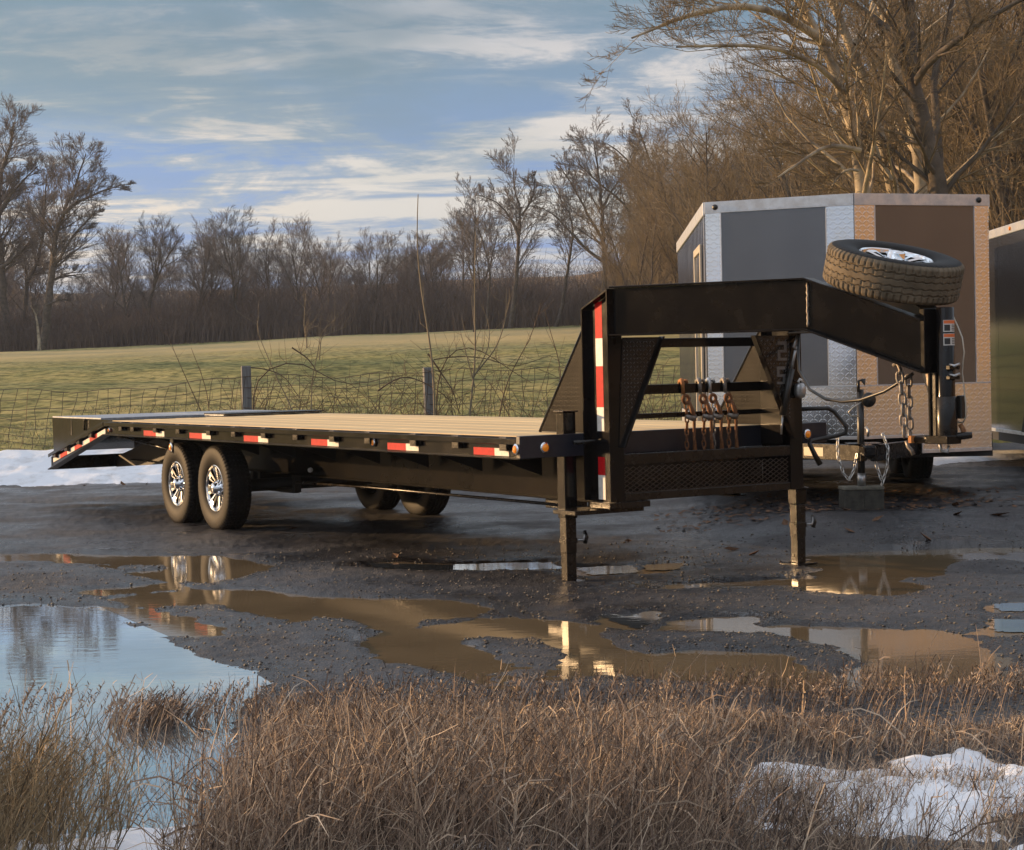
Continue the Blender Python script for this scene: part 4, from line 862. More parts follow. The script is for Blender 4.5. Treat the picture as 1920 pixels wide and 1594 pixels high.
tag(link('seed_heads', fastmesh('seed_heads', np.concatenate([V, V2]), np.concatenate([F, F2+len(V)]), M_GRASSB, False, np.concatenate([np.repeat(np.clip(.5+.2*rg.normal(size=n*m_), 0, 1), 6), np.full(len(V2), .6)]))), 'feathery tan seed heads nodding above the foreground weeds', 'seed heads', kind='stuff')
# short tufts over the near field and along the fence
def reg_f(n): x = -9+rg.random(n)*18; y = 24.5+rg.random(n)**1.5*14; return x, y
x, y = reg_f(26000); n = len(x); H_ = .02+.05*rg.random(n); t = np.linspace(0, 1, 3); P = np.zeros((n, 3, 3))
ax = rg.normal(size=(n, 2))*.4; P[:, :, 0] = x[:, None]+ax[:, :1]*H_[:, None]*t; P[:, :, 1] = y[:, None]+ax[:, 1:]*H_[:, None]*t; P[:, :, 2] = ground_z(x, y)[:, None]-.01+H_[:, None]*t
V, F = tubes(P, np.repeat((.006+.004*rg.random(n))[:, None], 3, 1)*np.array([1, .7, .2]), 2, rg)
M_FGR = mat('pasture_blades', (1, 1, 1), .9, attr=('tone', [(.18, .20, .09), (.28, .27, .14), (.40, .34, .20)]))
tag(link('pasture_grass', fastmesh('pasture_grass', V, F, M_FGR, False, np.repeat(rg.random(n), 6))), 'short winter grass blades beyond the wire fence', 'grass', kind='stuff')
# loose stones on the lot
n = 24000; yy = 6.8*(14/6.8)**(rg.random(n)**1.1); xx = (rg.random(n)*.8-.4)*yy; hz, mk = lot_z(xx, yy); keep = (hz > 0)
xx, yy, hz = xx[keep], yy[keep], hz[keep]; n = len(xx); sz = .0030+.010*rg.random(n)**4
oc = np.array([(1, 0, 0), (0, 1, 0), (-1, 0, 0), (0, -1, 0), (0, 0, .7), (0, 0, -.5)]); ff = np.array([(0, 1, 4), (1, 2, 4), (2, 3, 4), (3, 0, 4), (1, 0, 5), (2, 1, 5), (3, 2, 5), (0, 3, 5)])
V = np.stack([xx, yy, hz+.001], 1)[:, None]+oc[None]*sz[:, None, None]*(.6+.8*rg.random((n, 6, 1))); F = (ff[None]+np.arange(n)[:, None, None]*6).reshape(-1, 3)
tag(link('loose_gravel', fastmesh('loose_gravel', V.reshape(-1, 3), F, M_STONE, False, np.repeat(rg.random(n), 6))), 'loose gravel stones scattered over the wet lot', 'gravel', kind='stuff')

# ------------------------------------------------------------------ gooseneck flatbed trailer: local x forward, y across to the far side, z up
TH = -1.0167; TA = (.0466, 11.188, 0)
W = 2.59; HD = .979
T = empty('flatbed_trailer', TA, TH, label='long black gooseneck flatbed trailer with pale plank deck and red and white tape', cat='trailer')
mv = lambda v: W-v
def yb(a, b, far): return (a, b) if not far else (mv(b), mv(a))
M_TREADG = mat('tread_bar_paint', (.02, .017, .014), .28, spec=.9)
# deck planks
ref = None; npk = 14; y0 = .10; wpk = (W-.20)/npk
me = MB().box(-8.08, -.05, 0, wpk-.006, HD-.045, HD).build('deck_plank', M_WOOD, T, (0, y0, 0), .002)
for i in range(1, npk):
    if i in (0,): continue
    o = me.copy(); COL.objects.link(o); o.location = (0, y0+i*wpk, (-1)**i*.0008)
# side rails, rub rails, stake pockets
stakes = [-7.6, -7.25, -6.62, -6.02, -5.27, -4.70, -4.06, -3.43, -2.76, -2.16, -1.45, -.85, -.23]
pocket = None
for far in (0, 1):
    a, b = yb(.055, .095, far); mb = MB().box(-8.08, -.01, a, b, .836, .975)
    a2, b2 = yb(.0, .056, far); mb.box(-8.08, -.01, a2, b2, .833, .843)
    mb.build('side_channel', M_BLACK, T, bevel=.002)
    a, b = yb(.001, .011, far); MB().box(-8.06, -.03, a, b, .928, .968).build('rub_rail', M_BLACK, T, bevel=.003)
    a, b = yb(.0115, .0545, far)
    for s in stakes:
        if pocket is None:
            pocket = MB().box(-.045, .045, 0, .043, .885, .975).build('stake_pocket', M_BLACKB, T, (s, a, 0), .003)
        else:
            o = pocket.copy(); COL.objects.link(o); o.location = (s, a, 0)
    pts = [(-7.95, (a+b)/2, .956), (-.1, (a+b)/2, .956)]
    MB().tube(pts, .009, 6).build('pipe_rail', M_BLACK, T, smooth=True)
# reflective tape on the near side rail
segs = [(-7.03, -6.47), (-5.82, -5.31), (-4.56, -4.05), (-3.21, -2.72), (-1.91, -1.44), (-.67, -.22)]
for s0, s1 in segs:
    mid = s0+(s1-s0)*.6; y_ = .052
    for nm, a, b, mm in (('red_tape', s0, mid, M_RED), ('white_tape', mid+.001, s1, M_WHITE)):
        MB().box(a, b, y_, .0547, .848, .898).build(nm, mm, T)
# cross frame ends (front beam) and lamps
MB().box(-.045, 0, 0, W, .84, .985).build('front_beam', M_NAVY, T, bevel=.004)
MB().box(-.06, -.046, .10, W-.10, .965, .981).build('deck_edge_angle', M_BLACKB, T)
def lamp(loc, axis, r=.030, name='marker_light'):
    fn = (lambda a, b, h: (h, a, b)) if axis == 'x' else (lambda a, b, h: (a, -h, b))
    o = MB().lathe([(r*1.0, 0), (r*1.35, .004), (r*1.35, .010), (r*.95, .014)], 20, fn).build(name, M_CHROME, T, loc, smooth=True)
    MB().lathe([(r*.98, .004), (r*.95, .013), (r*.6, .020), (.001, .023)], 20, fn).build('lens', M_AMBER, o, smooth=True)
    return o
lamp((.0, .187, .905), 'x', .027); lamp((-.035, -.004, .900), 'y', .027); lamp((-2.12, .050, .895), 'y', .024); lamp((-8.02, .050, .882), 'y', .018)
hang = MB().box(-6.235, -6.16, .02, .028, .70, .835).build('lamp_bracket', M_BLACKB, T)
lamp((-6.198, .018, .755), 'y', .034, 'turn_signal')
lamp((.0, mv(.187), .905), 'x', .027)
# frame: main I beams, cross members, axles
def ibeam(name, v, x0, x1, z0, z1, w_=.055, mm=M_BEAM):
    mb = MB().box(x0, x1, v-.006, v+.006, z0+.011, z1-.011).box(x0, x1, v-w_, v+w_, z0, z0+.0108).box(x0, x1, v-w_, v+w_, z1-.0108, z1)
    return mb.build(name, mm, T, bevel=.002)
ibeam('main_beam', .80, -10.0+.6, .0, .50, .83); ibeam('main_beam', mv(.80), -9.4, .0, .50, .83)
cmb = None
for i in range(14):
    s = -.35-i*.58
    if cmb is None: cmb = MB().box(-.04, .04, .10, W-.10, .842, .93).build('cross_member', M_DARKU, T, (s, 0, 0))
    else: o = cmb.copy(); COL.objects.link(o); o.location = (s, 0, 0)
rb = None
for i in range(9):      # gussets from the main beam out to the rail
    s = -.9-i*.82
    for far in (0, 1):
        f = (lambda a, b, w_: (w_, a if not far else mv(a), b))
        MB().prism([(.30, .832), (.30, .82), (.74, .66), (.74, .832)], f, s-.004, s+.004).build('outrigger', M_DARKU, T)
for s in (-5.52, -6.47):
    MB().tube([(s, .34, .40), (s, W-.34, .40)], .06, 10).build('axle', M_DARKU, T, smooth=True)
    for v in (.80, mv(.80)):
        MB().box(s-.38, s+.38, v-.035, v+.035, .33, .37).build('leaf_spring', M_DARKU, T, bevel=.005)
        for q in (-.39, .39): MB().box(s+q-.03, s+q+.03, v-.03, v+.03, .34, .50).build('spring_hanger', M_DARKU, T)
MB().tube([(-4.95, .72, .44), (-3.5, .72, .46), (-.2, .72, .47)], .012, 6).build('conduit', M_BLACKB, T, smooth=True)
MB().box(-1.05, -.75, .86, 1.02, .42, .498).build('junction_box', M_BLACKB, T, bevel=.004)
MB().tube([(-4.72, .75, .56), (-4.70, .735, .56)], .022, 12).build('reflector_dot', M_WHITE, T, smooth=True)

# wheels: shared meshes
def tyre_mesh(R=.392, wd=.235, name='tyre', m_=M_RUBBER, n=252):
    hw = wd/2
    st = [(.212, -.085, 0), (.235, -.107, 0), (.30, -hw, 0), (.345, -hw+.002, 0), (.372, -hw+.010, 1), (R-.006, -.096, 1), (R-.001, -.088, 1), (R, -.070, 1), (R, -.061, 3), (R-.010, -.057, 2), (R-.010, -.052, 2), (R, -.048, 3), (R, -.026, 3), (R-.009, -.022, 2), (R-.009, -.018, 2), (R, -.014, 3),
          (R, .014, 3), (R-.009, .018, 2), (R-.009, .022, 2), (R, .026, 3), (R, .048, 3), (R-.010, .052, 2), (R-.010, .057, 2), (R, .061, 3), (R, .070, 1), (R-.001, .088, 1), (R-.006, .096, 1), (.372, hw-.010, 1), (.345, hw-.002, 0), (.30, hw, 0), (.235, .107, 0), (.212, .085, 0)]
    V = []; k = len(st)
    for j in range(n):
        a = 2*PI*j/n; ph = j % 4; z = math.sin(2*PI*j/n*(n/6))*.0035
        for (r, y, t) in st:
            rr = r; yy = y
            if t == 1 and ph == 0: rr = r-.009
            if t == 3 and (j % 6) == 0 and abs(y) > .02: rr = r-.004
            if t in (2, 3): yy = y+z
            V.append((rr*math.cos(a), yy, rr*math.sin(a)))
    i = np.arange(n)[:, None]*k+np.arange(k-1)[None]; i2 = ((np.arange(n)+1) % n)[:, None]*k+np.arange(k-1)[None]
    F = np.stack([i, i+1, i2+1, i2], -1).reshape(-1, 4)
    return fastmesh(name, V, F, m_, False)
TYRE = tyre_mesh(); 
for p in TYRE.polygons: p.use_smooth = False
TYRE_D = TYRE.copy(); TYRE_D.materials.clear(); TYRE_D.materials.append(M_RUBBER_D); TYRE_D.materials.append(M_RUBBER_S)
for me_, s in ((TYRE_D, 1), (TYRE, 1)):
    if len(me_.materials) < 2: me_.materials.append(M_RUBBER_S)
    for p in me_.polygons:
        c = p.center
        if math.hypot(c.x, c.z) < .366: p.material_index = 1; p.use_smooth = True
def wheel(name, parent, tyre, m4=None, loc=None, cat=None, label=None):
    fn = lambda a, b, h: (a, h, b)
    w_ = MB().lathe([(.208, .09), (.200, .08), (.190, .03), (.188, -.03), (.150, -.035), (.001, -.035)], 48, fn).build(name, M_DARKRIM, parent, smooth=True)
    if loc is not None: w_.location = loc
    o = link('tyre', tyre, w_)
    # machined face: scalloped outer lip and eight split spokes
    mb = MB(); n = 96
    V = []; 
    for j in range(n):
        a = 2*PI*j/n; sc = .004*math.cos(8*a)
        for r, h in ((.214, -.086), (.214, -.094), (.207, -.097), (.196+sc, -.092), (.190+sc, -.074)): V.append((r*math.cos(a), h, r*math.sin(a)))
    F = [(j*5+q, j*5+q+1, ((j+1) % n)*5+q+1, ((j+1) % n)*5+q) for j in range(n) for q in range(4)]
    mb.add(V, F)
    for s in range(8):
        for sg in (-1, 1):
            a0 = 2*PI*s/8+.12; 
            def P(r, t, h):
                a = a0+sg*t; return (r*math.cos(a), h, r*math.sin(a))
            v = [P(.055, .10, -.060), P(.055, .36, -.056), P(.193, .24, -.083), P(.193, .10, -.086), P(.055, .10, -.036), P(.055, .36, -.036), P(.193, .24, -.05), P(.193, .10, -.05)]
            mb.add(v, [(0, 1, 2, 3), (4, 5, 6, 7), (0, 1, 5, 4), (1, 2, 6, 5), (2, 3, 7, 6), (3, 0, 4, 7)])
        a = 2*PI*s/8+.12
        v = [(r*math.cos(a+t), h, r*math.sin(a+t)) for r, t, h in ((.165, -.12, -.078), (.165, .12, -.078), (.194, .14, -.086), (.194, -.14, -.086), (.165, -.12, -.05), (.165, .12, -.05), (.194, .14, -.05), (.194, -.14, -.05))]
        mb.add(v, [(0, 1, 2, 3), (4, 5, 6, 7), (0, 1, 5, 4), (1, 2, 6, 5), (2, 3, 7, 6), (3, 0, 4, 7)])
    rim = mb.build('rim', M_CHROME, w_)
    MB().lathe([(.075, -.045), (.072, -.058), (.052, -.066), (.050, -.112), (.044, -.122), (.001, -.124)], 24, fn).build('hub_cap', M_CHROME, w_, smooth=True)
    ln = MB()
    for q in range(8):
        a = 2*PI*q/8; ln.tube([(.063*math.cos(a), -.055, .063*math.sin(a)), (.063*math.cos(a), -.085, .063*math.sin(a))], .009, 6)
    ln.build('lug_nuts', M_CHROME, w_)
    return w_
def copy_tree(o, parent=None):
    c = o.copy(); COL.objects.link(c); c.parent = parent if parent else None
    for ch in list(o.children): copy_tree(ch, c)
    return c
w0 = wheel('wheel', T, TYRE, loc=(-5.52, .14+.1175, .392))
for s, v, rz in ((-6.47, .2575, 0), (-5.52, mv(.2575), PI), (-6.47, mv(.2575), PI)):
    c = copy_tree(w0, T); c.location = (s, v, .392); c.rotation_euler = (0, .7*(s < -6), rz)

# dovetail with folded ramps
for far in (0, 1):
    f = (lambda a, b, w_: (a, w_ if not far else mv(w_), b))
    MB().prism([(-8.09, .836), (-8.09, .965), (-10.02, .575), (-10.02, .405)], f, .055, .095).build('tail_channel', M_BLACK, T, bevel=.002)
    MB().prism([(-8.10, .928), (-8.10, .966), (-10.0, .582), (-10.0, .545)], f, .002, .012).build('tail_rub_rail', M_BLACK, T, bevel=.003)
    for q in range(4):
        s = -8.55-q*.42; z = .93-(-8.09-s)*.199
        MB().box(s-.045, s+.045, *yb(.0125, .0545, far), z-.04, z+.03).build('tail_stake_pocket', M_BLACKB, T)
    MB().prism([(-8.1, .833), (-8.1, .843), (-10.02, .415), (-10.02, .405)], f, .0, .054).build('tail_lower_lip', M_BLACK, T)
    MB().prism([(-8.2, .50), (-8.2, .84), (-10.0, .52), (-10.0, .40)], f, .79, .81).build('tail_beam', M_DARKU, T)
k = 7
for i in range(k):
    a = -8.16-i*(1.80/k); b = a-1.80/k+.001; z = lambda s: .856-(-8.09-s)*.199
    MB().prism([(a, z(a)+.005), (a, z(a)+.055), (b, z(b)+.055), (b, z(b)+.005)], lambda p, q_, w_: (p, w_, q_), .048, .0535).build('tail_red_tape' if i % 2 else 'tail_white_tape', M_RED if i % 2 else M_WHITE, T)
MB().box(-10.05, -10.0, .05, W-.05, .405, .55).build('tail_bumper', M_BLACK, T, bevel=.004)
for i, s in enumerate((-10.056,)):
    for v in (.16, .30, W-.30, W-.16): MB().box(s-.015, s, v-.05, v+.05, .45, .52).build('tail_lamp', M_RED, T, bevel=.003)
M_RAMPTOP = mat('ramp_steel_top', (.26, .29, .33), .42, .3, c2=(.40, .43, .48), nscale=14, bump=.2, bscale=60)
for a, b in ((.115, 1.285), (1.31, W-.115)):
    r = MB().prism([(-8.13, .985), (-8.13, .93), (-10.15, .60), (-10.17, .985)], lambda p, q_, w_: (p, w_, q_), a, b).build('loading_ramp', M_BLACK, T, bevel=.003)
    MB().box(-10.17, -8.5 if a < .5 else -8.05, a+.005, b-.005, .9855, 1.0).build('ramp_tread', M_RAMPTOP, r, bevel=.002)
    if a > .5: MB().box(-8.6, -8.0, a, b, 1.0005, 1.012).build('ramp_lip', M_BLACKB, r, bevel=.002)
    MB().tube([(-9.0, a-.012, .86), (-9.0, a-.012, .97), (-8.95, a-.012, .98)], .010, 6).build('ramp_latch', M_BLACKB, r, smooth=True)
    for q in range(2): MB().box(-9.5+q*.6, -9.46+q*.6, a-.003, a, .8+q*.09, .97).build('ramp_rib', M_BLACKB, r)
MB().tube([(-8.45, .3, .80), (-6.9, .55, .62)], .014, 6).build('tail_brace', M_BLACKB, T, smooth=True)

# gooseneck uprights, neck beams
def bent(name, pts_tz, org, d, w0_, w1_, mm, bev=.003):
    """solid cut from a vertical plane running along plan direction d, thickness across"""
    n_ = (-d[1], d[0])
    return MB().prism(pts_tz, lambda t, z, w_: (org[0]+d[0]*t+n_[0]*w_, org[1]+d[1]*t+n_[1]*w_, z), w0_, w1_).build(name, mm, T, bevel=bev)
for far in (0, 1):
    sg = -1 if far else 1
    up = MB().box(.012, .288, *yb(.5385, .5505, far), .548, 1.72).build('upright', M_BLACK, T)
    MB().prism([(.012, 1.7202), (.288, 1.7202), (.288, 1.894), (.012, 1.776)], lambda a, b, w_: (a, w_ if not far else mv(w_), b), .5385, .5505).build('upright_head', M_BLACK, up)
    MB().box(.288, .300, *yb(.489, .600, far), .547, 1.898).build('front_flange', M_BLACK, up, bevel=.002)
    MB().box(.0, .012, *yb(.489, .600, far), .547, 1.785).build('rear_flange', M_BLACK, up, bevel=.002)
    MB().prism([(.0, 1.785), (.3, 1.898), (.3, 1.911), (.0, 1.798)], lambda a, b, w_: (a, w_ if not far else mv(w_), b), .489, .600).build('top_flange', M_BLACK, up, bevel=.002)
    # neck beam, heading inwards to the coupler
    a = math.radians(18)*sg; d = (math.cos(a), math.sin(a)); org = (.301, .545 if not far else mv(.545))
    L1 = 1.42; L2 = 2.16
    nb = bent('neck_beam', [(0, 1.622), (L1, 1.612), (L2, 1.352), (L2, 1.628), (L1, 1.896), (0, 1.912)], org, d, -.006, .006, M_BLACK)
    lo = bent('lower_flange', [(0, 1.610), (L1, 1.600), (L2, 1.338), (L2, 1.351), (L1, 1.6115), (0, 1.6215)], org, d, -.056, .056, M_BLACK); lo.parent = nb
    hi = bent('upper_flange', [(0, 1.9125), (L1, 1.8965), (L2, 1.6285), (L2, 1.641), (L1, 1.909), (0, 1.925)], org, d, -.056, .056, M_BLACK); hi.parent = nb
    # weld bead at the bend
    n_ = (-d[1], d[0]); rgb = random.Random(3)
    pts = [(org[0]+d[0]*(L1+rgb.uniform(-.003, .003))-n_[0]*.010*sg, org[1]+d[1]*L1-n_[1]*.010*sg, 1.62+i*.0185) for i in range(15)]
    wb = MB().tube(pts, [.006+.004*(i % 2) for i in range(15)], 6).build('weld_bead', M_OLDSTEEL, T, smooth=True); wb.parent = nb
    # tread plate headboard gusset behind the upright
    f = (lambda a_, b_, w_: (a_, w_ if not far else mv(w_), b_))
    g = MB().prism([(-.004, .985), (-.004, 1.70), (-.03, 1.70), (-.60, .985)], f, .540, .548).build('side_gusset', M_TREADB, T)
    MB().tube([(-.605, .544 if not far else mv(.544), .985), (-.02, .544 if not far else mv(.544), 1.705)], .012, 6).build('gusset_edge', M_BLACKB, g)
    # tread plate gusset in the front face (its raised bars follow)
    f2 = (lambda a_, b_, w_: (w_, a_ if not far else mv(a_), b_))
    g = MB().prism([(.601, 1.600), (.905, 1.600), (.575, .905), (.545, .905), (.545, 1.2), (.601, 1.2)][:3]+[(.56, .905)], f2, .3005, .308).build('front_gusset', M_TREADB2, T)
    MB().prism([(.905, 1.604), (.921, 1.604), (.592, .895), (.572, .895)], f2, .285, .335).build('gusset_flange', M_BLACK, g, bevel=.003)
    # raised diamond bars of the tread plate, lens-shaped
    def bars(poly, mk, nm):
        q = MB(); ys = [p_[0] for p_ in poly]; zs_ = [p_[1] for p_ in poly]; cell = .026
        for i in range(int((max(ys)-min(ys))/cell)+1):
            for j in range(int((max(zs_)-min(zs_))/cell)+1):
                a_ = min(ys)+(i+.5)*cell; b_ = min(zs_)+(j+.5)*cell
                if poly_sd(np.array([a_]), np.array([b_]), poly)[0] < .010: continue
                sgn = 1 if (i+j) % 2 else -1; u1 = .0115; w1 = .0038
                pts_ = [(a_+u1*.7*1, b_+u1*.7*sgn, 0), (a_-w1*.7*sgn, b_+w1*.7, 0), (a_-u1*.7, b_-u1*.7*sgn, 0), (a_+w1*.7*sgn, b_-w1*.7, 0), (a_, b_, .0028)]
                q.add([mk(*p_) for p_ in pts_], [(0, 1, 4), (1, 2, 4), (2, 3, 4), (3, 0, 4)])
        o = q.build(nm, M_TREADG, g); o['kind'] = 'stuff'; return o
    bars([(.601, 1.59), (.89, 1.59), (.57, .93)], (lambda a_, b_, h: (.3082+h, a_ if not far else mv(a_), b_)), 'tread_bars')
    # decal letters on the gusset
    def glyph(strokes, y0_, z0_, sc, mm, nm):
        q = MB()
        for (ya, za, yb_, zb) in strokes: q.box(.3082, .3095, *( (y0_+ya*sc, y0_+yb_*sc) if not far else (mv(y0_+yb_*sc), mv(y0_+ya*sc))), z0_+za*sc, z0_+zb*sc)
        return q.build(nm, mm, g)
    if not far: pass
    else:
        glyph([(0, .82, .62, 1.0), (0, .5, .18, .82), (0, .42, .62, .56), (.44, .1, .62, .42), (0, 0, .62, .14)], .625, 1.43, .13, M_SILVERTXT, 'decal_letter')
        glyph([(0, .82, .62, 1.0), (.44, .5, .62, .82), (0, .42, .62, .56), (0, .1, .18, .42), (0, 0, .62, .14)], .64, 1.27, .12, M_SILVERTXT, 'decal_letter')
# tape down the near upright web
zs = [(1.60, 1.835, 0), (1.42, 1.5995, 1), (1.155, 1.4195, 0), (1.0, 1.1545, 1), (.715, .832, 0), (.556, .7145, 1)]
for z0_, z1_, wcol in zs:
    MB().box(.094, .172, .5372, .5384, z0_, z1_).build('white_tape' if wcol else 'red_tape', M_WHITE if wcol else M_RED, T)
# cross bars between the uprights
MB().box(.02, .06, .552, mv(.552), 1.535, 1.597).build('top_crossbar', M_BLACK, T, bevel=.003)
MB().box(.02, .07, .552, mv(.552), 1.226, 1.290).build('rack_bar', M_BLACK, T, bevel=.003)
MB().box(.02, .05, .552, mv(.552), 1.066, 1.100).build('lower_crossbar', M_BLACK, T, bevel=.003)
MB().box(.04, .26, 1.98-.03, 1.98-.024, .86, 1.60).build('inner_plate', M_BLACK, T)
# tool tray with expanded metal front
MB().box(.262, .299, .602, mv(.602), .782, .852).build('tray_top_tube', M_BLACKB, T, bevel=.004)
MB().box(.262, .299, .602, mv(.602), .548, .600).build('tray_bottom_tube', M_BLACKB, T, bevel=.004)
MB().box(.0, .261, .602, mv(.602), .548, .560).build('tray_floor', M_BLACKB, T)
MB().box(-.01, .0, .602, mv(.602), .56, .838).build('tray_back', M_BLACKB, T)
ex = MB(); zlo, zhi = .602, .780; yl, yh = .604, mv(.604); cw, ch = .052, .030
nr = int((zhi-zlo)/ch*2)
for r_ in range(int((zhi-zlo)/ch)+1):
    z = zlo+r_*ch; pts = []; pts2 = []; n_ = int((yh-yl)/(cw/2))
    for i in range(n_+1):
        y_ = yl+i*cw/2; zz = min(zhi, max(zlo, z+(ch/2 if i % 2 else 0))); pts.append((.283, y_, zz)); zz2 = min(zhi, max(zlo, z-(ch/2 if i % 2 else 0))); pts2.append((.281, y_, zz2))
    ex.tube(pts, .003, 4); ex.tube(pts2, .003, 4)
tag(ex.build('expanded_metal', M_MESH, T), kind='stuff')
# landing jacks
def jack(v, s=.05, top=1.125):
    j = MB().box(s-.047, s+.047, v-.047, v+.047, .43, top).build('jack', M_BLACK, T, bevel=.006)
    MB().box(s-.040, s+.040, v-.040, v+.040, .20, .4295).build('drop_leg', M_BLACKB, j, bevel=.005)
    MB().box(s-.0365, s+.0365, v-.0365, v+.0365, .018, .60).build('inner_leg', M_BLACKB, j, bevel=.004)
    MB().box(s-.085, s+.085, v-.10, v+.10, .004, .0175).build('foot_plate', M_BLACK, j, bevel=.002)
    MB().box(s-.044, s+.044, v-.044, v+.044, .265, .30).build('leg_collar', M_BLACKB, j, bevel=.003)
    MB().tube([(s+.03, v+.04, .285), (s+.05, v+.085, .285), (s+.05, v+.095, .31), (s+.045, v+.095, .335)], .010, 8).build('pull_pin', M_STEEL, j, smooth=True)
    MB().tube([(s+.045, v+.10, .26), (s+.052, v+.105, .30), (s+.045, v+.10, .345)], [.014, .018, .010], 8).build('pin_grip', M_CABLE, j, smooth=True)
    hb = MB()
    for q in range(5): hb.tube([(s+.0368, v, .05+q*.035), (s+.0372, v, .05+q*.035)], .007, 8)
    hb.build('pin_holes', M_DARKRIM, j)
    MB().box(s-.06, s+.06, v-.06, v+.06, top, top+.01).build('jack_cap', M_BLACKB, j, bevel=.003)
    return j
jack(.42, -.098); jack(mv(.33)-.06, .12, .536)
MB().tube([(.05, .38, .93), (.05, .62, .93), (.05, .62, 1.03)], .014, 8).build('jack_cross_shaft', M_BLACKB, T, smooth=True)
MB().box(-.06, .20, .28, .82, .47, .498).build('jack_brace', M_BLACKB, T, bevel=.003)
MB().box(.05, .30, .48, .80, .505, .545).build('step_bracket', M_BLACKB, T, bevel=.003)
# crank handles at the far side
hs = [(.02, 2.33, 1.085), (.05, 2.56, 1.085), (.07, 2.60, 1.06), (.13, 2.66, .95), (.13, 2.65, .905), (.08, 2.60, .885), (.03, 2.42, .860), (.04, 2.39, .84), (.06, 2.42, .76), (.07, 2.46, .69)]
MB().tube(hs, [.016]*8+[.019, .021], 10).build('jack_crank', M_CABLE, T, smooth=True)
# gas strut, lamp and wiring by the far upright
gsr = MB().tube([(.33, 2.04, 1.55), (.33, 1.985, 1.37)], .011, 8).build('gas_strut', M_STEEL, T, smooth=True)
MB().tube([(.33, 1.985, 1.37), (.33, 1.90, 1.06)], .024, 10).build('strut_body', M_CABLE, gsr, smooth=True)
MB().tube([(.33, 1.90, 1.06), (.33, 1.885, .93)], .007, 6).build('strut_rod', M_STEEL, gsr, smooth=True)
MB().tube([(.31, 2.06, 1.60), (.335, 2.03, 1.57), (.34, 2.0, 1.52), (.335, 2.03, 1.50)], .009, 6).build('strut_hook', M_STEEL, gsr, smooth=True)
pl = MB().lathe([(.001, 0), (.030, .005), (.040, .03), (.040, .075), (.028, .10), (.001, .105)], 16, lambda a, b, h: (.345+a, 2.045+b, 1.17+h)).build('plug_connector', M_STEEL, T, smooth=True)
MB().tube([(.345, 2.03, 1.28), (.345, 2.045, 1.30), (.345, 2.075, 1.285)], .010, 6).build('plug_lid', M_WHITE, pl, smooth=True)
cb = [(.34, 2.05, 1.60), (.42, 1.97, 1.50), (.62, 1.80, 1.36), (.95, 1.60, 1.24), (1.30, 1.42, 1.185), (1.55, 1.33, 1.172), (1.75, 1.29, 1.185), (1.95, 1.29, 1.235), (2.08, 1.29, 1.29), (2.18, 1.29, 1.335)]
MB().tube(cb, .010, 8).build('power_cable', M_CABLE, T, smooth=True)
# coupler tube and everything hung on it
S0 = 2.40
cpl = MB().box(S0-.075, S0-.035, 1.20, 1.39, 1.335, 1.70).box(S0-.05, S0-.033, 1.235, 1.26, .985, 1.3345).build('coupler_plate', M_BLACK, T, bevel=.004)
ct = MB().lathe([(.050, 1.02), (.050, 1.70), (.044, 1.703), (.001, 1.703)], 28, lambda a, b, h: (S0+.02+a, 1.305+b, h)).build('coupler_tube', M_BLACK, T, smooth=True)
MB().lathe([(.058, .985), (.060, 1.0), (.060, 1.20), (.054, 1.205)], 28, lambda a, b, h: (S0+.02+a, 1.305+b, h)).build('coupler_sleeve', M_BLACKB, ct, smooth=True)
MB().box(S0-.05, S0-.0, 1.245, 1.27, .985, 1.34).build('coupler_rib', M_BLACKB, T, bevel=.003)
MB().box(S0-.11, S0+.08, 1.25, 1.36, .94, .99).build('coupler_base', M_BLACK, T, bevel=.006)
MB().tube([(S0-.16, 1.24, .962), (S0+.1, 1.36, .985), (S0+.13, 1.39, .988)], [.024, .022, .018], 10).build('coupler_latch', M_BLACKB, T, smooth=True)
MB().box(S0-.175, S0-.15, 1.20, 1.245, .945, .985).build('coupler_tag', M_RUSTB, T)
MB().tube([(S0-.0, 1.27, .945), (S0-.0, 1.28, .90), (S0+.02, 1.31, .895), (S0+.03, 1.31, .93)], .009, 6).build('coupler_hook', M_STEEL, T, smooth=True)
for z in (1.375, 1.32):
    MB().tube([(S0+.06, 1.29, z+.01), (S0+.09, 1.30, z), (S0+.10, 1.33, z+.01)], .009, 6).build('set_screw', M_STEEL, T, smooth=True)
    MB().box(S0+.055, S0+.085, 1.27, 1.35, z-.02, z+.004).build('screw_lug', M_BLACKB, T, bevel=.003)
MB().box(S0+.055, S0+.095, 1.345, 1.385, 1.08, 1.21).build('breakaway_switch', M_CABLE, T, bevel=.006)
MB().tube([(S0+.07, 1.36, 1.05), (S0+.08, 1.37, 1.02), (S0+.09, 1.37, 1.0)], .014, 8).build('breakaway_pin', M_RUST, T, smooth=True)
MB().tube([(2.435, 1.34, 1.68), (2.455, 1.345, 1.63), (2.469, 1.35, 1.60), (2.505, 1.35, 1.53), (2.518, 1.35, 1.45), (2.506, 1.35, 1.38), (2.502, 1.35, 1.33), (2.515, 1.35, 1.24), (2.524, 1.35, 1.155), (2.522, 1.35, 1.09), (2.50, 1.35, 1.062), (2.466, 1.35, 1.057)], .0042, 6).build('breakaway_cable', M_CABLEW, T, smooth=True)
MB().tube([(2.425, 1.36, 1.36), (2.41, 1.36, 1.28), (2.395, 1.36, 1.20), (2.40, 1.36, 1.14), (2.43, 1.36, 1.085), (2.46, 1.36, 1.06)], .004, 6).build('lanyard', M_CABLEW, T, smooth=True)
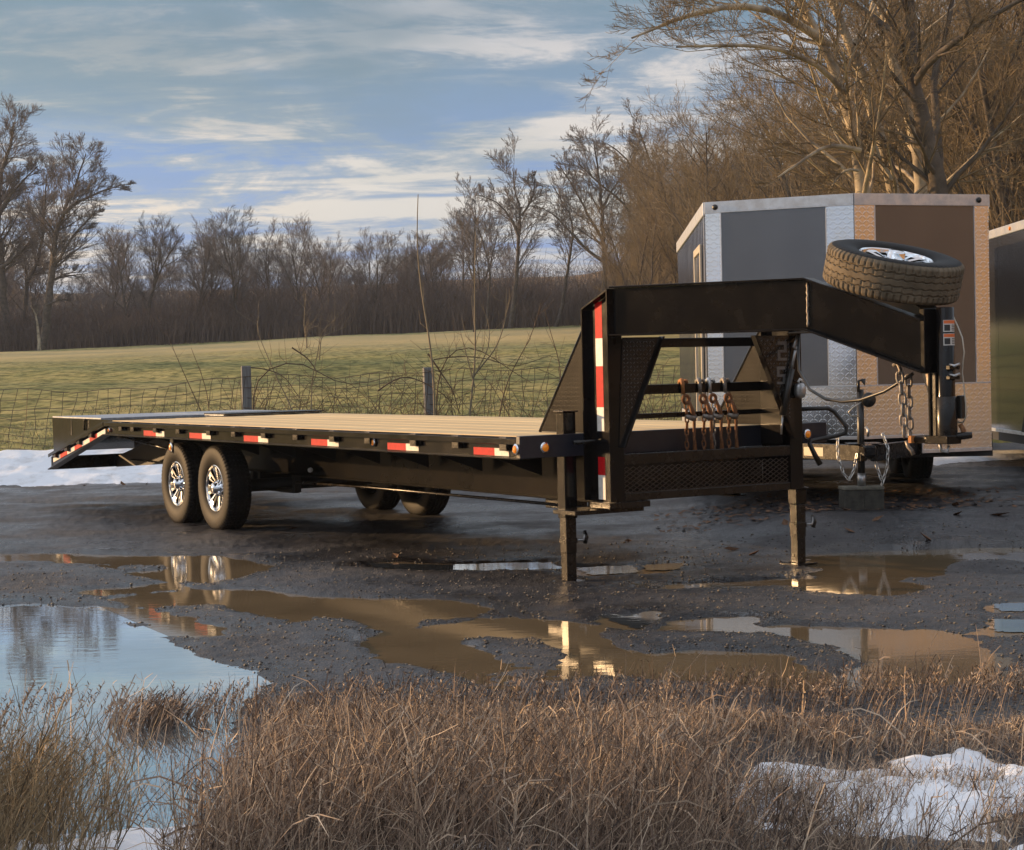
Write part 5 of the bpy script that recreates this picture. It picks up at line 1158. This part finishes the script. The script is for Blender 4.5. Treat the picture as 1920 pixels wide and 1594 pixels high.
for (z, a, b) in ((1.40, .0, 1), (1.475, .0, 0)):       # warning stickers wrapped on the tube front
    def stk(z0_, z1_, mm, nm, t0, t1, rr=.0512):
        q = MB(); n_ = 8
        for i in range(n_):
            aa = -2.35+(t0+(t1-t0)*i/n_)*1.9; ab = -2.35+(t0+(t1-t0)*(i+1)/n_)*1.9
            p = [(S0+.02-rr*math.sin(a_ + PI/2 + .35) if False else S0+.02+rr*math.cos(a_+1.35), 1.305+rr*math.sin(a_+1.35)) for a_ in (aa, ab)]
            q.add([(p[0][0], p[0][1], z0_), (p[1][0], p[1][1], z0_), (p[1][0], p[1][1], z1_), (p[0][0], p[0][1], z1_)], [(0, 1, 2, 3)])
        return q.build(nm, mm, ct)
    z = z+.09
    stk(z, z+.066, M_STICK, 'warning_sticker', 0, 1); stk(z+.046, z+.064, M_STICKO, 'sticker_heading', .03, .97, .0516)
    stk(z+.006, z+.040, M_STICKK, 'sticker_picture', .06, .40, .0516)
    for q in range(4): stk(z+.008+q*.009, z+.012+q*.009, M_STICKK, 'sticker_text', .5, .92-.1*(q % 2), .0516)
# safety chains
def chain(pts, link_len, wire, name, mm, parent, open_=1.75):
    """links along a polyline, alternate links turned a quarter"""
    P = [Vector(p) for p in pts]; s = [0]
    for i in range(1, len(P)): s.append(s[-1]+(P[i]-P[i-1]).length)
    def at(t):
        for i in range(1, len(P)):
            if t <= s[i] or i == len(P)-1: f = (t-s[i-1])/max(1e-9, s[i]-s[i-1]); return P[i-1].lerp(P[i], f), (P[i]-P[i-1]).normalized()
    mb = MB(); n_ = int(s[-1]/(link_len*.72)); 
    for i in range(n_):
        c, t = at((i+.5)*link_len*.72); a = Vector((.5, -.8, .1)) if i % 2 else Vector((.85, .5, .05)); a = (a-t*a.dot(t)).normalized()
        hl = link_len/2-wire; hw = wire*open_*1.25; loop = []
        for q in range(13):
            ang = 2*PI*q/12; ca, sa = math.cos(ang), math.sin(ang)
            loop.append(c+t*(math.copysign(max(hl-hw, 0), ca) if abs(ca) > .01 else 0)+t*(hw*ca)+a*(hw*sa))
        mb.tube(loop, wire, 5, cap=False)
    return mb.build(name, mm, parent, smooth=True)
chain([(2.165, 1.20, 1.345), (2.185, 1.20, 1.2), (2.195, 1.20, 1.0), (2.20, 1.22, .955)], .085, .0082, 'safety_chain', M_OLDSTEEL, T)
chain([(2.135, 1.30, 1.325), (2.135, 1.30, 1.15), (2.14, 1.30, .99), (2.17, 1.27, .955)], .085, .0082, 'safety_chain', M_OLDSTEEL, T)
MB().tube([(2.17, 1.24, .955), (2.18, 1.245, .92), (2.20, 1.25, .90), (2.205, 1.26, .875)], .012, 6).build('chain_hook', M_OLDSTEEL, T, smooth=True)
MB().tube([(2.10, 1.22, 1.385), (2.14, 1.21, 1.40), (2.17, 1.205, 1.355), (2.16, 1.20, 1.335)], .012, 6).build('chain_shackle', M_OLDSTEEL, T, smooth=True)
MB().prism([(2.255, 1.335), (2.34, 1.335), (2.345, 1.15), (2.33, 1.15)], lambda a, b, w_: (a, w_, b), 1.285, 1.305).build('coupler_gusset', M_OLDSTEEL, T, bevel=.003)
# spare wheel carrier
SL = math.atan2(.268, .74)
MB().box(1.90, 2.32, 1.20, 1.39, 1.655, 1.668).build('spare_carrier', M_BLACKB, T)

# ---- things resting on the trailer
def to_world(s, v, z):
    u = Vector((math.cos(TH), math.sin(TH), 0)); vv = Vector((-math.sin(TH), math.cos(TH), 0)); return Vector(TA)+u*s+vv*v+Vector((0, 0, z))
sp_ = wheel('spare_wheel', None, TYRE_D); sp_.location = to_world(2.03, 1.295, 1.925)
tag(sp_, 'spare wheel with dusty tyre lying flat on the sloping gooseneck', 'wheel')
u = Vector((math.cos(TH), math.sin(TH), 0)); nrm = (Vector((0, 0, 1))*math.cos(SL-.06)+u*math.sin(SL-.06)).normalized()
ydir = -nrm; xdir = (u-ydir*u.dot(ydir)).normalized(); zdir = xdir.cross(ydir)
mm4 = Matrix((xdir, ydir, zdir)).transposed().to_4x4(); mm4.translation = sp_.location; sp_.matrix_world = mm4
# chain binders hooked over the rack bar
BG = 'load binders hooked over the rack bar'
labs = ['rust orange load binder hanging leftmost on the rack bar', 'grey-brown load binder second from left on the rack bar', 'load binder with a white hook, third along the rack bar', 'tan load binder hanging alone at the right of the others']
for i, (v, hook, body) in enumerate(((1.255, M_RUSTB, M_RUST), (1.40, M_OLDSTEEL, M_RUST), (1.485, M_STEEL, M_RUST), (1.615, M_OLDSTEEL, M_RUST))):
    b = empty('load_binder', to_world(.06, v, 1.29), TH, label=labs[i], cat='load binder', group=BG)
    MB().tube([(.03, -.012, -.07), (.022, -.01, .005), (0, 0, .024), (-.035, .01, .016), (-.045, .014, -.02)], [.012, .014, .016, .014, .009], 8).build('hook', hook, b, smooth=True)
    MB().tube([(-.03, .03, .012), (-.01, .05, .022), (.005, .04, .006)], [.012, .010, .012], 7).build('hook_tip', hook, b, smooth=True)
    MB().tube([(.03+.0*math.cos(q), .01+.024*math.cos(q*PI/6), -.105+.026*math.sin(q*PI/6)) for q in range(13)], .012, 7, cap=False).build('eye', body, b, smooth=True)
    chain([(.03, .012, -.13), (.03, .016, -.25), (.03, .01, -.40), (.03, .02, -.52)], .060, .0055, 'chain', M_RUST if i != 2 else M_OLDSTEEL, b)
    MB().tube([(.035, .03, -.12), (.035, .062, -.19), (.04, .07, -.22), (.04, .066, -.36), (.04, .074, -.50)], [.012, .016, .011, .010, .018], 8).build('handle', body, b, smooth=True)
    MB().tube([(.04, .0, -.22), (.042, .055, -.235), (.04, .085, -.22)], [.013, .02, .013], 8).build('ratchet', M_OLDSTEEL, b, smooth=True)
    MB().tube([(.045, -.02, -.50), (.05, .05, -.52), (.05, .10, -.50), (.05, .05, -.485), (.045, -.02, -.50)], .010, 6).build('loop', body, b, smooth=True)
M_BLOCKT = mat('block_rim', (.13, .125, .10), .9, c2=(.22, .21, .17), nscale=14)

# ------------------------------------------------------------------ enclosed trailers
EN = Vector((3.004, 15.272, 0)); EW = 2.51; EA = .048; EDP = .47; ZT, ZB = 2.867, .60
fw = Vector((-math.sin(EA), -math.cos(EA), 0)); rt = Vector((math.cos(EA), -math.sin(EA), 0))
cc = EN-fw*EDP; EL = cc-rt*EW/2; ER = cc+rt*EW/2
E = empty('enclosed_trailer', (cc.x, cc.y, .15), 0, label='silver and charcoal enclosed trailer with v-shaped nose behind the flatbed', cat='trailer')
E.matrix_world = Matrix((rt, -fw, Vector((0, 0, 1)))).transposed().to_4x4() @ Matrix.Identity(4); E.location = (cc.x, cc.y, 0)
# local frame of E: x to the right, y backwards, z up; origin on the line between the front corners
bpy.context.view_layer.update()
NL = (0, -EDP)
ZM = .745
body = MB().add([(-EW/2, 0, ZM), (EW/2, 0, ZM), (0, -EDP, ZM), (-EW/2, 0, ZT-.03), (EW/2, 0, ZT-.03), (0, -EDP, ZT-.03), (-EW/2, 5.1, ZM), (EW/2, 5.1, ZM), (-EW/2, 5.1, ZT-.03), (EW/2, 5.1, ZT-.03)],
    [(0, 2, 5, 3), (2, 1, 4, 5), (1, 7, 9, 4), (7, 6, 8, 9), (6, 0, 3, 8), (0, 6, 7, 1, 2), (3, 5, 4, 9, 8)]).build('body', M_PANEL, E)
def facet(side):
    """frame object on a nose facet: local x runs along it left to right as seen from the front, y inwards, z up"""
    P = Vector((-EW/2, 0, 0)) if side == 'l' else Vector((0, -EDP, 0)); Q = Vector((0, -EDP, 0)) if side == 'l' else Vector((EW/2, 0, 0))
    t = (Q-P).normalized(); n = Vector((t.y, -t.x, 0)); return P, t, n, (Q-P).length
def plate(side, x0, x1, z0, z1, name, mm, th=.004, off=.001, parent=None):
    P, t, n, L = facet(side)
    o = MB().box(x0, x1, -off-th, -off, z0, z1).build(name, mm, E, bevel=.001)
    o.matrix_local = Matrix((t, -n, Vector((0, 0, 1)))).transposed().to_4x4(); o.location = P
    return o
LF = facet('l')[3]
M_TREADA2 = M_TREADA
for sd, (edge0, edge1) in (('l', (.0, .145)), ('r', (1.195, LF))):
    plate(sd, edge0+.002, edge1, 1.202, ZT-.10, 'corner_plate', M_TREADA)
plate('l', 1.10, LF-.002, 1.202, ZT-.10, 'nose_plate', M_TREADA, .005)
plate('r', .002, .20, 1.202, ZT-.10, 'nose_plate', M_TREADA, .005)
plate('l', .147, 1.098, 1.202, ZT-.10, 'nose_panel', M_PANEL, .002)
plate('r', .202, 1.193, 1.202, ZT-.10, 'nose_panel', M_PANEL, .002)
plate('l', .002, LF-.002, ZM+.015, 1.200, 'stone_guard', M_TREADA, .005)
plate('r', .002, LF-.0, ZM+.015, 1.200, 'stone_guard', M_TREADA, .005)
plate('l', .0, .70, ZB+.02, ZM+.0145, 'stone_guard_skirt', M_TREADA, .0052)
plate('r', .64, LF, ZB+.02, ZM+.0145, 'stone_guard_skirt', M_TREADA, .0052)
plate('l', .705, LF, ZM-.012, ZM+.014, 'bottom_trim', M_ALU, .010); plate('r', .0, .635, ZM-.012, ZM+.014, 'bottom_trim', M_ALU, .010)
plate('l', .0, .70, ZB-.01, ZB+.0195, 'bottom_trim', M_ALU, .010); plate('r', .64, LF, ZB-.01, ZB+.0195, 'bottom_trim', M_ALU, .010)
plate('r', .630, .642, ZB-.01, ZM+.0145, 'skirt_edge', M_ALU, .012, .0005)
for sd in 'lr':
    plate(sd, .0, LF, 1.192, 1.204, 'guard_trim', M_ALU, .008, .0015)
    plate(sd, -.0, LF, ZT-.10, ZT-.0, 'roof_trim', M_ALU, .014)
    for x in (([.147] if sd == 'l' else [1.193])): plate(sd, x-.005, x+.005, 1.204, ZT-.1, 'seam_strip', M_ALU, .007, .0015)
    for x in (([1.098] if sd == 'l' else [.202])): plate(sd, x-.004, x+.004, 1.204, ZT-.1, 'seam_strip', M_ALU, .0075, .0015)
    # screws along the trim, built as one part
    P, t, n, L = facet(sd); q = MB()
    for zz in (ZT-.085, 1.198):
        for i in range(28): x = .03+i*(L-.06)/27; q.box(x-.004, x+.004, -.0175 if zz > 2 else -.012, -.0100, zz-.004, zz+.004)
    for x in ((.008, .14, 1.105) if sd == 'l' else (.195, 1.2, L-.008)):
        for i in range(34): zz = 1.23+i*.045; q.box(x-.0035, x+.0035, -.0095, -.0055, zz-.0035, zz+.0035)
    o = q.build('screws', M_ALU, E); o['kind'] = 'stuff'; o.matrix_local = Matrix((t, -n, Vector((0, 0, 1)))).transposed().to_4x4(); o.location = P
for sd, x in (('l', .10), ('r', 1.235)):
    P, t, n, L = facet(sd); p = P+t*x+n*.020
    o = MB().lathe([(.020, 0), (.026, .003), (.022, .010), (.001, .014)], 14, lambda a, b, h: (a, -h, b)).build('clearance_lamp', M_CABLE, E, smooth=True)
    o.matrix_local = Matrix((t, -n, Vector((0, 0, 1)))).transposed().to_4x4(); o.location = p+Vector((0, 0, ZT-.05))
# left side: corrugated skin, door with trim, roof rail; right side and back
sk = MB(); n_ = 44
for i in range(n_): y = .02+i*(5.05/n_); sk.box(-EW/2-.004-(.004 if i % 2 else 0), -EW/2-.0005, y, y+5.05/n_-.006, ZB+.02, ZT-.12)
sk.build('side_skin', M_FOIL, E)
MB().box(-EW/2-.012, -EW/2-.0095, .03, .055, ZB, ZT-.12).build('corner_strip', M_ALU, E)
MB().box(-EW/2-.020, -EW/2, -.0, 5.1, ZT-.12, ZT+.0).build('roof_rail', M_ALU, E, bevel=.006)
MB().box(EW/2, EW/2+.015, -.0, 5.1, ZT-.12, ZT).build('roof_rail', M_ALU, E, bevel=.006)
rf = MB().add([(-EW/2, 0, ZT), (EW/2, 0, ZT), (0, -EDP, ZT), (-EW/2, 5.1, ZT), (EW/2, 5.1, ZT)], [(0, 2, 1, 4, 3)]).build('roof', M_ALU, E)
dr = MB().box(-EW/2-.020, -EW/2-.013, .42, 1.28, .70, 2.45).build('side_door', M_FOIL, E)
for a, b, c, d in ((.36, .42, .66, 2.52), (1.28, 1.34, .66, 2.52), (.42, 1.28, 2.45, 2.52), (.42, 1.28, .66, .70)): MB().box(-EW/2-.034, -EW/2-.012, a, b, c, d).build('door_trim', M_DOORTRIM, dr, bevel=.004)
MB().box(-EW/2-.03, -EW/2-.02, .50, .53, 1.35, 1.6).build('door_bar', M_DOORTRIM, dr)
fend = MB().prism([(2.5, .60), (2.7, .92), (4.3, .92), (4.5, .60)], lambda a, b, w_: (w_, a, b), -EW/2-.03, -EW/2-.015).build('fender', M_ALU, E, bevel=.003)
MB().box(-EW/2-.01, EW/2+.01, -.0, 5.1, ZB-.06, ZM-.001).build('frame_rail', M_DARKU, E)
for x in (-EW/2+.13, EW/2-.13):
    for y in (2.95, 3.85):
        c = copy_tree(w0, E); c.location = (x, y, .15+.392-.02); c.rotation_euler = (0, 0, 0 if x < 0 else PI); c.rotation_euler[2] += -PI/2
# tongue: two arms meeting at the coupler, jack on a block, chains
tip = Vector((-.05, -1.16, .74))
def arm(x0, y0, x1, y1, name, mm, hh=.068, w_=.03, z=.640):
    a = Vector((x0, y0, z)); b = Vector((x1, y1, z)); t = (b-a).normalized(); n = Vector((-t.y, t.x, 0)); v = []
    for p in (a, b):
        for sx in (-1, 1):
            for sz in (-1, 1): v.append(p+n*w_*sx+Vector((0, 0, hh*sz)))
    return MB().add(v, [(0, 1, 3, 2), (4, 6, 7, 5), (0, 4, 5, 1), (2, 3, 7, 6), (0, 2, 6, 4), (1, 5, 7, 3)]).build(name, mm, E, bevel=.004)
arm(-.60, -.12, -.03, -1.02, 'tongue_arm', M_BLACKB); arm(.60, -.12, .05, -1.02, 'tongue_arm', M_BLACKB)
pl_ = MB().box(-.16, .12, -1.06, -.80, .715, .723).build('tongue_plate', M_BLACKB, E, bevel=.002)
MB().box(-.07, .03, -1.30, -1.0, .62, .72).build('ball_coupler', M_BLACK, E, bevel=.02)
MB().tube([(-.02, -1.18, .79), (-.02, -1.20, .84), (-.02, -1.10, .86)], .012, 8).build('coupler_lever', M_STEEL, E, smooth=True)
q = Vector((-.60, -.12)); r = Vector((-.03, -1.02)); t = (r-q).normalized(); nn = Vector((-t.y, t.x)); 
if nn.x > 0: nn = -nn
c = q.lerp(r, .42)+nn*.0315; v = [(c.x+t.x*s_+0, c.y+t.y*s_, z) for s_ in (-.13, .13) for z in (.60, .675)]; v2 = [(a+nn.x*.003, b+nn.y*.003, z) for a, b, z in v]
MB().add(v+v2, [(0, 1, 3, 2), (4, 5, 7, 6), (0, 2, 6, 4), (1, 3, 7, 5), (0, 1, 5, 4), (2, 3, 7, 6)]).build('data_plate', M_PLATE, E)
jk = MB().tube([(-.03, -.86, .30), (-.03, -.86, 1.02)], .030, 14).build('tongue_jack', M_CABLE, E, smooth=True)
MB().tube([(-.03, -.86, .20), (-.03, -.86, .31)], .036, 14).build('jack_foot', M_STEEL, jk, smooth=True)
MB().lathe([(.001, -.018), (.058, -.018), (.064, 0), (.058, .018), (.001, .018)], 20, lambda a, b, h: (.035+a*.96, -.90+h, .93+b)).build('jack_gearbox', M_CABLE, jk, smooth=True)
MB().tube([(-.05, -.90, 1.00), (-.05, -.90, 1.09), (-.02, -.90, 1.10), (0, -.90, 1.06), (.0, -.90, 1.11)], .013, 7).build('jack_handle', M_CABLE, jk, smooth=True)
MB().tube([(-.03, -.91, .91), (-.10, -.93, .87), (-.14, -.93, .83), (-.12, -.93, .80), (-.05, -.93, .79)], .006, 6).build('jack_cable', M_CABLEW, jk, smooth=True)
M_ZINC = mat('zinc_chain', (.62, .62, .60), .35, .75)
chain([(-.24, -.98, .79), (-.245, -.99, .62), (-.20, -1.0, .47), (-.155, -1.0, .42), (-.11, -1.0, .50), (-.08, -1.0, .66)], .062, .0055, 'safety_chain', M_ZINC, E)
chain([(.13, -1.0, .80), (.17, -1.02, .68), (.16, -1.02, .52), (.12, -1.02, .39), (.07, -1.0, .55), (.05, -1.0, .67)], .062, .0055, 'safety_chain', M_ZINC, E)
p = E.matrix_world @ Vector((-.03, -.86, 0)); gzz = float(ground_z(np.array([p.x]), np.array([p.y]))[0])
for i, sx in enumerate((-.088, .088)):
    blk = MB().box(-.085, .085, -.10, .10, 0, .175).build('concrete_block', M_BLOCK, None, bevel=.010)
    MB().box(-.087, .087, -.105, .105, .1755, .205).build('block_cap', M_BLOCKT, blk, bevel=.008)
    blk.location = (p.x+sx, p.y, gzz); blk.rotation_euler = (0, 0, .08-.12*i)
    tag(blk, ('left', 'right')[i]+' one of the two dark blocks under the enclosed trailer tongue jack', 'block')
jk.location = (0, 0, gzz+.205-.20)

# black enclosed trailer at the right edge
B = empty('enclosed_trailer', (5.5, 15.4, .0), math.radians(-1.5), label='glossy black enclosed trailer cut off by the right edge', cat='trailer')
MB().box(.006, 2.5, 0, 8.5, .58, 2.85).build('body', M_PANELB, B, bevel=.01)
pw = 8.5/7
sk = None
for i in range(7):
    if sk is None: sk = MB().box(0, .0055, .002, pw-.003, .60, 2.83).build('side_panel', M_PANELB, B)
    else: o = sk.copy(); COL.objects.link(o); o.location = (0, i*pw, 0)
MB().box(-.02, .02, 0, 8.5, 2.80, 2.90).build('roof_rail', M_ALU, B, bevel=.006)
MB().box(-.012, .02, 0, 8.5, .56, .60).build('bottom_rail', M_ALU, B, bevel=.004)
MB().box(.02, 2.4, .0, 8.4, .46, .56).build('frame_rail', M_DARKU, B)
for y in (3.15, 2.1):
    c = copy_tree(w0, B); c.location = (.14, y, .15+.392-.02); c.rotation_euler = (0, 0, -PI/2)
    c = copy_tree(w0, B); c.location = (2.3, y, .15+.392-.02); c.rotation_euler = (0, 0, PI/2)
MB().prism([(1.55, .60), (1.75, 1.0), (3.5, 1.0), (3.75, .60)], lambda a, b, w_: (w_, a, b), -.045, -.013).build('fender', M_DARKU, B, bevel=.004)
lampb = MB().lathe([(.02, 0), (.026, .01), (.001, .018)], 12, lambda a, b, h: (-h, a, b)).build('clearance_lamp', M_AMBER, B, (-.021, 4.2, 2.85), smooth=True)

# ------------------------------------------------------------------ wire fence with posts
FY = 24.9
FZ = lambda x: float(ground_z(np.array([x]), np.array([FY]))[0])
Fn = empty('wire_fence', (-3.75, FY, FZ(-3.75)), 0, label='sagging square wire fence on weathered posts between lot and field', cat='fence')
fx0, fy0, fz0 = Fn.location
for i, x in enumerate((-9.0, -3.75, -1.165, 1.42, 4.0, 6.6)):
    h = [1.05, 1.18, 1.10, 1.05, 1.1, 1.1][i]; z = FZ(x)
    o = MB().box(-.066, .066, -.06, .06, -.15, h).build('fence_post', M_POST, Fn, (x-fx0, 0, z-fz0), bevel=.012); o.rotation_euler = (0, (.0, .0, -.01, .02, 0, 0)[i], .25)
rf_ = np.random.default_rng(4)
topz = lambda x: np.interp(x, [-9.5, -7.3, -6.2, -5.2, -3.85, -3.75, -2.4, -1.1, .9, 2.5, 7], [1.36, 1.30, 1.24, 1.26, 1.40, 1.42, 1.36, 1.42, 1.41, 1.43, 1.45])
def wz(x, f):     # f 0 bottom .. 1 top
    sag = .035*np.sin(x*2.3+f*2)*(1-f)+.02*np.sin(x*5.1+f*5); b = .42; return b+(topz(x)-b)*f+sag
fr = [0, .12, .25, .39, .54, .69, .84, 1.0]
M_WIRE2 = M_WIRE
for f in fr:
    xs = np.linspace(-9.4, 7, 150); pts = [(x-fx0, -.07+.012*math.sin(x*3+f*9), float(wz(x, f))-fz0) for x in xs]
    MB().tube(pts, .0055 if f in (0, 1.0) else .0045, 3).build('line_wire', M_WIRE2, Fn)
x = -9.3
while x < 6.9:
    ln = .16*float(np.interp(x, [-9.5, -5, -3.8, 0], [.9, 1.0, .4, .1])); ph = rf_.normal()*.02
    pts = [(x+ln*(f-.5)+ph*math.sin(f*4)+.012*rf_.normal()-fx0, -.072, float(wz(x, f))-fz0) for f in fr]
    MB().tube(pts, .0045, 3).build('stay_wire', M_WIRE2, Fn); x += .165+rf_.normal()*.010
# saplings, brambles
def stem_thing(keys, name, label, cat, mm, twn=8, rmul=1., group=None, tl=.5):
    rng = np.random.default_rng(len(label)); p0 = np.array(STEM[keys[0]][0][0], float)
    p0g = np.array([p0[0], p0[1], gz(p0[0], p0[1])]); st, tw = Tb(), Tb()
    for kk in keys:
        P = np.array(STEM[kk][0], float); r = STEM[kk][1]*rmul
        if kk == keys[0]: P = np.vstack([p0g-np.array([0, 0, .1]), P])
        s = np.concatenate([[0], np.cumsum(np.linalg.norm(np.diff(P, axis=0), axis=1))]); n = 16; t = np.linspace(0, s[-1], n)
        Q = np.stack([np.interp(t, s, P[:, j]) for j in range(3)], 1)
        for _ in range(2): Q[1:-1] = Q[1:-1]*.5+(Q[:-2]+Q[2:])*.25
        st.add(list(Q), list(np.linspace(r, r*.3, n)), 5)
        for q in range(twn):
            i = rng.integers(2, n-1); d = rng.normal(size=3); d[2] = abs(d[2])+.2; d /= np.linalg.norm(d); L = tl*(.25+.75*rng.random())
            a = Q[i]; tw.add([a, a+d*L*.5+rng.normal(size=3)*.03, a+d*L+rng.normal(size=3)*.05+np.array([0, 0, .08])], [r*.3, r*.22, r*.12], 3)
    root = empty(name, tuple(p0g), label=label, cat=cat, group=group)
    for nm, Tt in (('stem', st), ('twigs', tw)):
        if not Tt.g: continue
        me_ = Tt.mesh(nm, mm); me_.transform(Matrix.Translation(tuple(-p0g))); oo = link(nm, me_, root)
        if nm == 'twigs': oo['kind'] = 'stuff'
stem_thing(['tall'], 'sapling', 'very tall thin bare sapling rising beside the right fence post', 'sapling', M_SAPL, 5, tl=.3)
stem_thing(['sap', 'sap2', 'sap3', 'sap4'], 'sapling', 'forked bare sapling with several upright stems behind the deck', 'sapling', M_SAPL, 9)
stem_thing(['r1'], 'sapling', 'thin sapling leaning right, next to the gooseneck tread plate', 'sapling', M_VINE, 8)
stem_thing(['r2'], 'sapling', 'thin stem leaning left just beside the gooseneck upright', 'sapling', M_VINE, 6)
stem_thing(['l1', 'l2', 'l3', 'l4'], 'shrub', 'loose pale bare shrub between the two fence posts', 'shrub', M_SAPL, 14)
stem_thing(['l5', 'l6'], 'weed_stalk', 'thin bare stalk left of the left fence post', 'stalk', M_VINE, 3, tl=.25)
stem_thing(['v1', 'v5', 'v6'], 'bramble', 'arching bramble over the fence beside the left post', 'bramble', M_VINE, 10)
stem_thing(['v2', 'v3', 'v4', 'v7'], 'bramble', 'dense tangle of arching brambles right of the right fence post', 'bramble', M_VINE, 14)
rb_ = np.random.default_rng(6); tg = Tb()
for q in range(230):
    x = np.interp(rb_.random(), [0, .25, .6, 1], [-4.0, -2.9, -1.0, 2.4]); y = FY-.25+rb_.random()*.9; z = gz(x, y); a = rb_.random()*6.28; L = .5+rb_.random()*1.3; hh = .3+rb_.random()*(1.0 if x > -1.3 else .75)
    P = [np.array([x+math.cos(a)*L*t, y+math.sin(a)*.3*L*t, z+hh*math.sin(min(t*1.9+.0, 3.0))+.05*rb_.normal()]) for t in np.linspace(0, 1, 7)]
    tg.add(P, list(np.linspace(.006, .002, 7)), 3)
tag(link('fence_tangle', tg.mesh('fence_tangle', M_VINE)), 'tangle of thin bare vines grown through the wire fence', 'vines', kind='stuff')
# fallen leaves and litter on the lot
lm = None; rl = np.random.default_rng(9)
spots = [(1.62, 13.1), (1.75, 12.8), (2.6, 13.6), (3.1, 13.2), (3.6, 14.2), (3.9, 14.1), (-3.9, 22.9), (-5.1, 22.9), (-4.8, 22.95), (-5.6, 22.9), (.9, 13.9), (-.9, 13.2), (2.2, 14.2), (3.75, 14.9), (2.9, 14.0), (-2.0, 15.8)]
for i, (x, y) in enumerate(spots):
    z = float(lot_z(np.array([x]), np.array([y]))[0][0])
    if lm is None:
        lf = MB().add([(-.05, 0, .004), (0, -.028, .012), (.055, 0, .02), (0, .03, .010), (0, 0, .0)], [(0, 1, 4), (1, 2, 4), (2, 3, 4), (3, 0, 4)]).build('fallen_leaf', M_LEAF); lm = lf
    else: lf = lm.copy(); COL.objects.link(lf)
    lf.location = (x, y, z+.004); lf.rotation_euler = (rl.normal()*.3, rl.normal()*.3, rl.random()*6); lf.scale = (1.0+rl.random()*.6,)*3
    tag(lf, 'one of the brown fallen leaves scattered on the dark lot', 'leaf', 'brown fallen leaves scattered on the lot')
n = 900; x = np.where(rl.random(n) < .5, 1.2+rl.random(n)*3.6, 1.6+rl.random(n)*2.6); y = 14.6+rl.random(n)*2.2; z = lot_z(x, y)[0]
a = rl.random(n)*6.28; s = .02+.03*rl.random(n); q = np.array([(-1, 0, 0), (0, -.5, .15), (1, 0, .3), (0, .5, .1)])
V = np.zeros((n, 4, 3)); V[:, :, 0] = x[:, None]+(q[None, :, 0]*np.cos(a)[:, None]-q[None, :, 1]*np.sin(a)[:, None])*s[:, None]; V[:, :, 1] = y[:, None]+(q[None, :, 0]*np.sin(a)[:, None]+q[None, :, 1]*np.cos(a)[:, None])*s[:, None]; V[:, :, 2] = z[:, None]+.004+q[None, :, 2]*s[:, None]
tag(link('leaf_litter', fastmesh('leaf_litter', V.reshape(-1, 3), np.arange(n*4).reshape(-1, 4), M_LEAF)), 'brown leaf litter blown under the enclosed trailer', 'leaves', kind='stuff')
